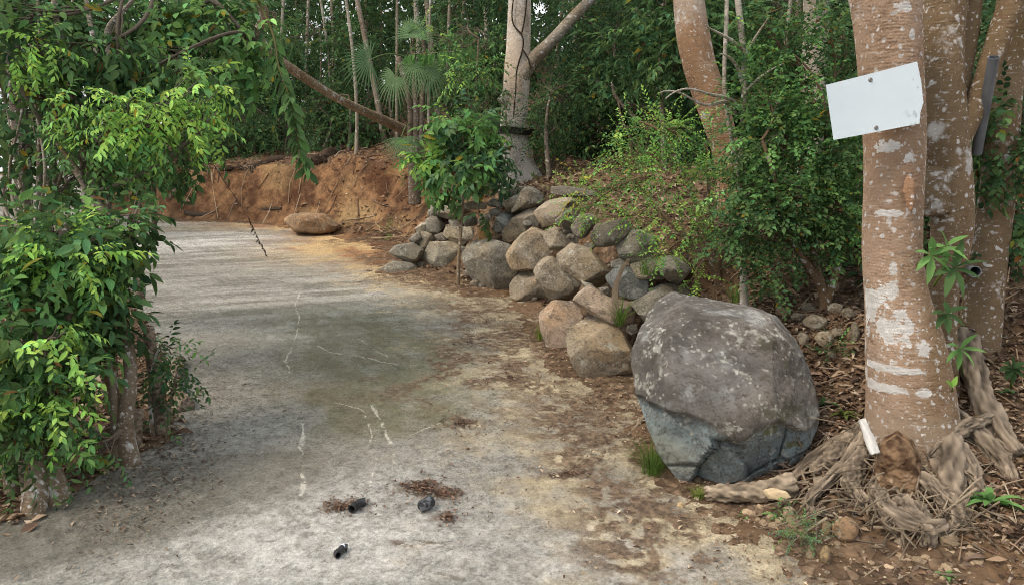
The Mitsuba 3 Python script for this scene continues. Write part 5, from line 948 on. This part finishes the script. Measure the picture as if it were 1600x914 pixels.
# ---------------------------------------------------------------- litter
def scatter(name, label, P, size, rng, cols, w=.45, lift=.006, curl=.5):
    n = len(P); a = rng.uniform(0, 6.28, n); D = np.stack([np.cos(a), np.sin(a), rng.normal(0, .22, n)], 1); N = np.stack([rng.normal(0, .35, n), rng.normal(0, .35, n), np.ones(n)], 1)
    L = size * rng.lognormal(0, .35, n); cols = np.array(cols); C = cols[rng.integers(len(cols), size=n)] * rng.lognormal(0, .3, (n, 1))
    P = P + np.stack([0 * a, 0 * a, lift + rng.uniform(0, .35, n) * L], 1) - D * L[:, None] * .5
    v, f, c = leaf_mesh(P, D, N, L, L * w * rng.uniform(.6, 1.2, n), C, False, curl * .5, curl * .4); return obj(name, (v, f), 'm_dryleaf', color=c, label=label, kind='stuff')
BRN = [(.14, .085, .055), (.20, .14, .09), (.10, .06, .04), (.27, .20, .14), (.17, .12, .09), (.33, .27, .2), (.08, .05, .035)]
def region(n, x, y, fn, rng):
    X, Y = rng.uniform(*x, n), rng.uniform(*y, n); Y = y[0] * (y[1] / y[0]) ** rng.random(n); s, _p = uphill(X, Y); l = downhill(X, Y); ok = fn(s, l, X, Y, rng.random(n)); X, Y = X[ok], Y[ok]; return np.stack([X, Y, G(X, Y)], 1)
rl = g(400)
scatter('leaf_litter', 'brown dead leaves covering the soil under the trees', region(44000, (.6, 4), (2.2, 7), lambda s, l, X, Y, u: (s > .05) & (u < sstep(.05, .5, s)), rl), .040, rl, BRN)
scatter('leaf_litter', 'dead leaves on the slopes by the red bank and behind the wall', region(24000, (-8, 4), (7, 18), lambda s, l, X, Y, u: (s > .1) & (u < .95), rl), .07, rl, BRN)
scatter('leaf_litter', 'dry leaves gathered along the left edge of the concrete', region(22000, (-5.5, -1.6), (2.6, 10), lambda s, l, X, Y, u: (l > -.12) & (l < 1.5) & (u < sstep(-.15, .1, l)), rl), .05, rl, BRN)
Q = region(26000, (-2.5, 2), (2.6, 12), lambda s, l, X, Y, u: (s < .1) & (s > -1.3) & (u < .9 * np.exp(s * 2.6) * (meshkit.fbm(np.stack([X * 2.1, Y * 2.1, X * 0], -1), 4, 6) > .47)), rl); Q[:, 2] = np.maximum(Q[:, 2], plane(Q[:, 0], Q[:, 1]) + .004)
scatter('leaf_litter', 'small dark leaf fragments washed along the foot of the wall', Q, .022, rl, BRN, lift=.003)
PT_ = []
for q, rx_, ry_, n in (((655, 757), .15, .085, 520), ((690, 768), .15, .08, 420), ((533, 790), .10, .09, 300), ((700, 803), .09, .08, 160), ((885, 737), .16, .05, 200), ((735, 533), .3, .35, 260), ((720, 660), .22, .18, 260), ((800, 590), .3, .3, 300), ((560, 785), .14, .1, 120), ((760, 500), .3, .6, 260)):
    x, y = flat(*q); a = rl.uniform(0, 6.28, n); d = np.abs(rl.normal(0, .55, n)); X, Y = x + rx_ * d * np.cos(a), y + ry_ * 1.2 * d * np.sin(a); PT_.append(np.stack([X, Y, plane(X, Y) + .004], 1))
scatter('leaf_litter', 'patches of rotted leaf crumbs lying on the driveway', np.vstack(PT_), .017, rl, [(.09, .05, .035), (.13, .08, .055), (.06, .035, .025), (.2, .14, .1)], lift=.002)
X, Y = rl.uniform(-4.5, 1.2, 900), 2.5 * (15 / 2.5) ** rl.random(900); ok = (downhill(X, Y) < -.1) & (uphill(X, Y)[0] < 0); X, Y = X[ok], Y[ok]
X, Y = rl.normal(0, 1, (2, 1500)); c0 = np.array([flat(250 + 90 * a, 720 + 70 * b - 55 * a) for a, b in zip(X * .7, Y * .7)]); ok = downhill(c0[:, 0], c0[:, 1]) < .05; c0 = c0[ok]
scatter('leaf_litter', 'dark leaf crumbs and twigs by the left stems on the concrete', np.c_[c0, plane(c0[:, 0], c0[:, 1]) + .004], .02, rl, [(.06, .045, .035), (.11, .08, .06), (.2, .16, .12)], lift=.002)
scatter('leaf_litter', 'single small dry leaves and bits strewn over the concrete', np.stack([X, Y, plane(X, Y) + .005], 1), .018, rl, [(.07, .05, .035), (.16, .11, .07), (.3, .24, .15), (.42, .36, .22)], lift=.001)
def pebbles(name, label, P, size, rng, cols):
    d, f = ico(1); n = len(P); s = size * rng.lognormal(0, .45, n); sc = s[:, None, None] * rng.uniform(.6, 1.2, (n, 1, 3)) * [1, 1, .7]; v = P[:, None] + d[None] * sc * (1 + rng.normal(0, .12, (n, len(d), 1)))
    cols = np.array(cols); C = np.repeat((cols[rng.integers(len(cols), size=n)] * rng.lognormal(0, .2, (n, 1)))[:, None], len(d), 1)
    obj(name, (v.reshape(-1, 3), (f[None] + np.arange(n)[:, None, None] * len(d)).reshape(-1, 3)), 'm_twig', color=C.reshape(-1, 3), label=label, kind='stuff')
Q = region(9000, (-2.2, 2), (2.5, 10), lambda s, l, X, Y, u: (s < .15) & (s > -1.0) & (u < np.exp(s * 3) * .7), rl); Q[:, 2] = np.maximum(Q[:, 2], plane(Q[:, 0], Q[:, 1]) + .002)
pebbles('gravel', 'loose grit and pebbles along the uphill edge of the driveway', Q, .005, rl, [(.25, .2, .14), (.17, .14, .1), (.33, .28, .2)])
Q = region(900, (.9, 2.4), (2.6, 4.2), lambda s, l, X, Y, u: (s > 0) & (s < .35), rl); pebbles('gravel', 'small stones in the bare soil at the bank foot', Q, .012, rl, [(.25, .19, .13), (.17, .12, .09), (.33, .25, .17)])
# sticks in the litter
tw = []
for i in range(420):
    x, y = rl.uniform(.9, 3.6), rl.uniform(2.4, 6); s = uphill(np.array([x]), np.array([y]))[0][0]
    if s < .2: continue
    a = rl.uniform(0, 6.28); L = rl.uniform(.06, .3); d = np.array([math.cos(a), math.sin(a)]) * L; P = [onground(x + d[0] * t, y + d[1] * t) + [0, 0, .012 + .02 * rl.random()] for t in (-.5, 0, .5)]
    m = tube(spline(P, 5), np.linspace(.004, .0015, 5), 5); tw.append((m[0], m[1], np.array(BRN[i % 7]) * 1.2))
for i in range(260):
    x, y = rl.uniform(-7.5, -1), rl.uniform(11, 17); s = uphill(np.array([x]), np.array([y]))[0][0]
    if s < .1: continue
    a = rl.uniform(0, 6.28); L = rl.uniform(.2, .8); d = np.array([math.cos(a), math.sin(a)]) * L; P = [onground(x + d[0] * t, y + d[1] * t) + [0, 0, .02 + .03 * rl.random()] for t in (-.5, 0, .5)]
    m = tube(spline(P, 5), np.linspace(.010, .004, 5), 5); tw.append((m[0], m[1], np.array(BRN[i % 7]) * 1.3))
v, f, c = join(tw); obj('fallen_twigs', (v, f), 'm_twig', smooth=True, color=c, label='small dead twigs strewn through the leaf litter', kind='stuff')

# ---------------------------------------------------------------- the cut bank: overhanging turf lip and hanging roots
BK = thing('turf_overhang', 'dark root matted lip of topsoil overhanging the red cut bank', 'soil overhang'); lipm = []
lip = [(300,262),(360,262),(400,258),(440,250),(480,246),(505,248),(530,236),(555,222),(590,208)]
c = spline([np.r_[gp(x, y)] for x, y in lip], 60); v, f = tube(c - [0, .05, .03], np.interp(np.linspace(0, 1, 60), [0, .45, .8, 1], [.03, .045, .17, .11]), 18); v = v + normals(v, f) * (nz(v, 3, 1, 4) * .30 + nz(v, 12, 2, 3) * .14)[:, None]; v[:, 1] -= .08
obj('topsoil', (v, f), 'm_root', BK, smooth=True, color=np.clip(np.array((.05, .036, .027)) * (1 + 2 * nz(v, 9, 4))[:, None], .008, .2)); rt = []
for i in range(150):
    p = c[rl.integers(4, 58)] + [rl.normal(0, .1), -.14 + rl.normal(0, .04), 0]; L = rl.uniform(.1, .55); rt.append(limb([p, p + [rl.normal(0, .05), -.03, -L * .5], p + [rl.normal(0, .09), -.01, -L]], (rl.uniform(.006, .013), .006, .003), 5, 8, .2, i))
obj('hanging_roots', join(rt), 'm_deadwood', BK, smooth=True, kind='stuff')
stick('pale dead stick on top of the overhanging turf lip', [(535,232),(560,222),(575,210)], .03, .015, (.34, .27, .2), lift=.12); stick('thick dark root lying along the foot of the red bank', [(290,336),(330,338),(360,334),(400,331),(440,330)], .05, .03, (.06, .045, .035), lift=.04)
stick('arched dead branch at the left foot of the red bank', [(266,322),(275,310),(290,306)], .05, .03, (.17, .13, .1), lift=.15)
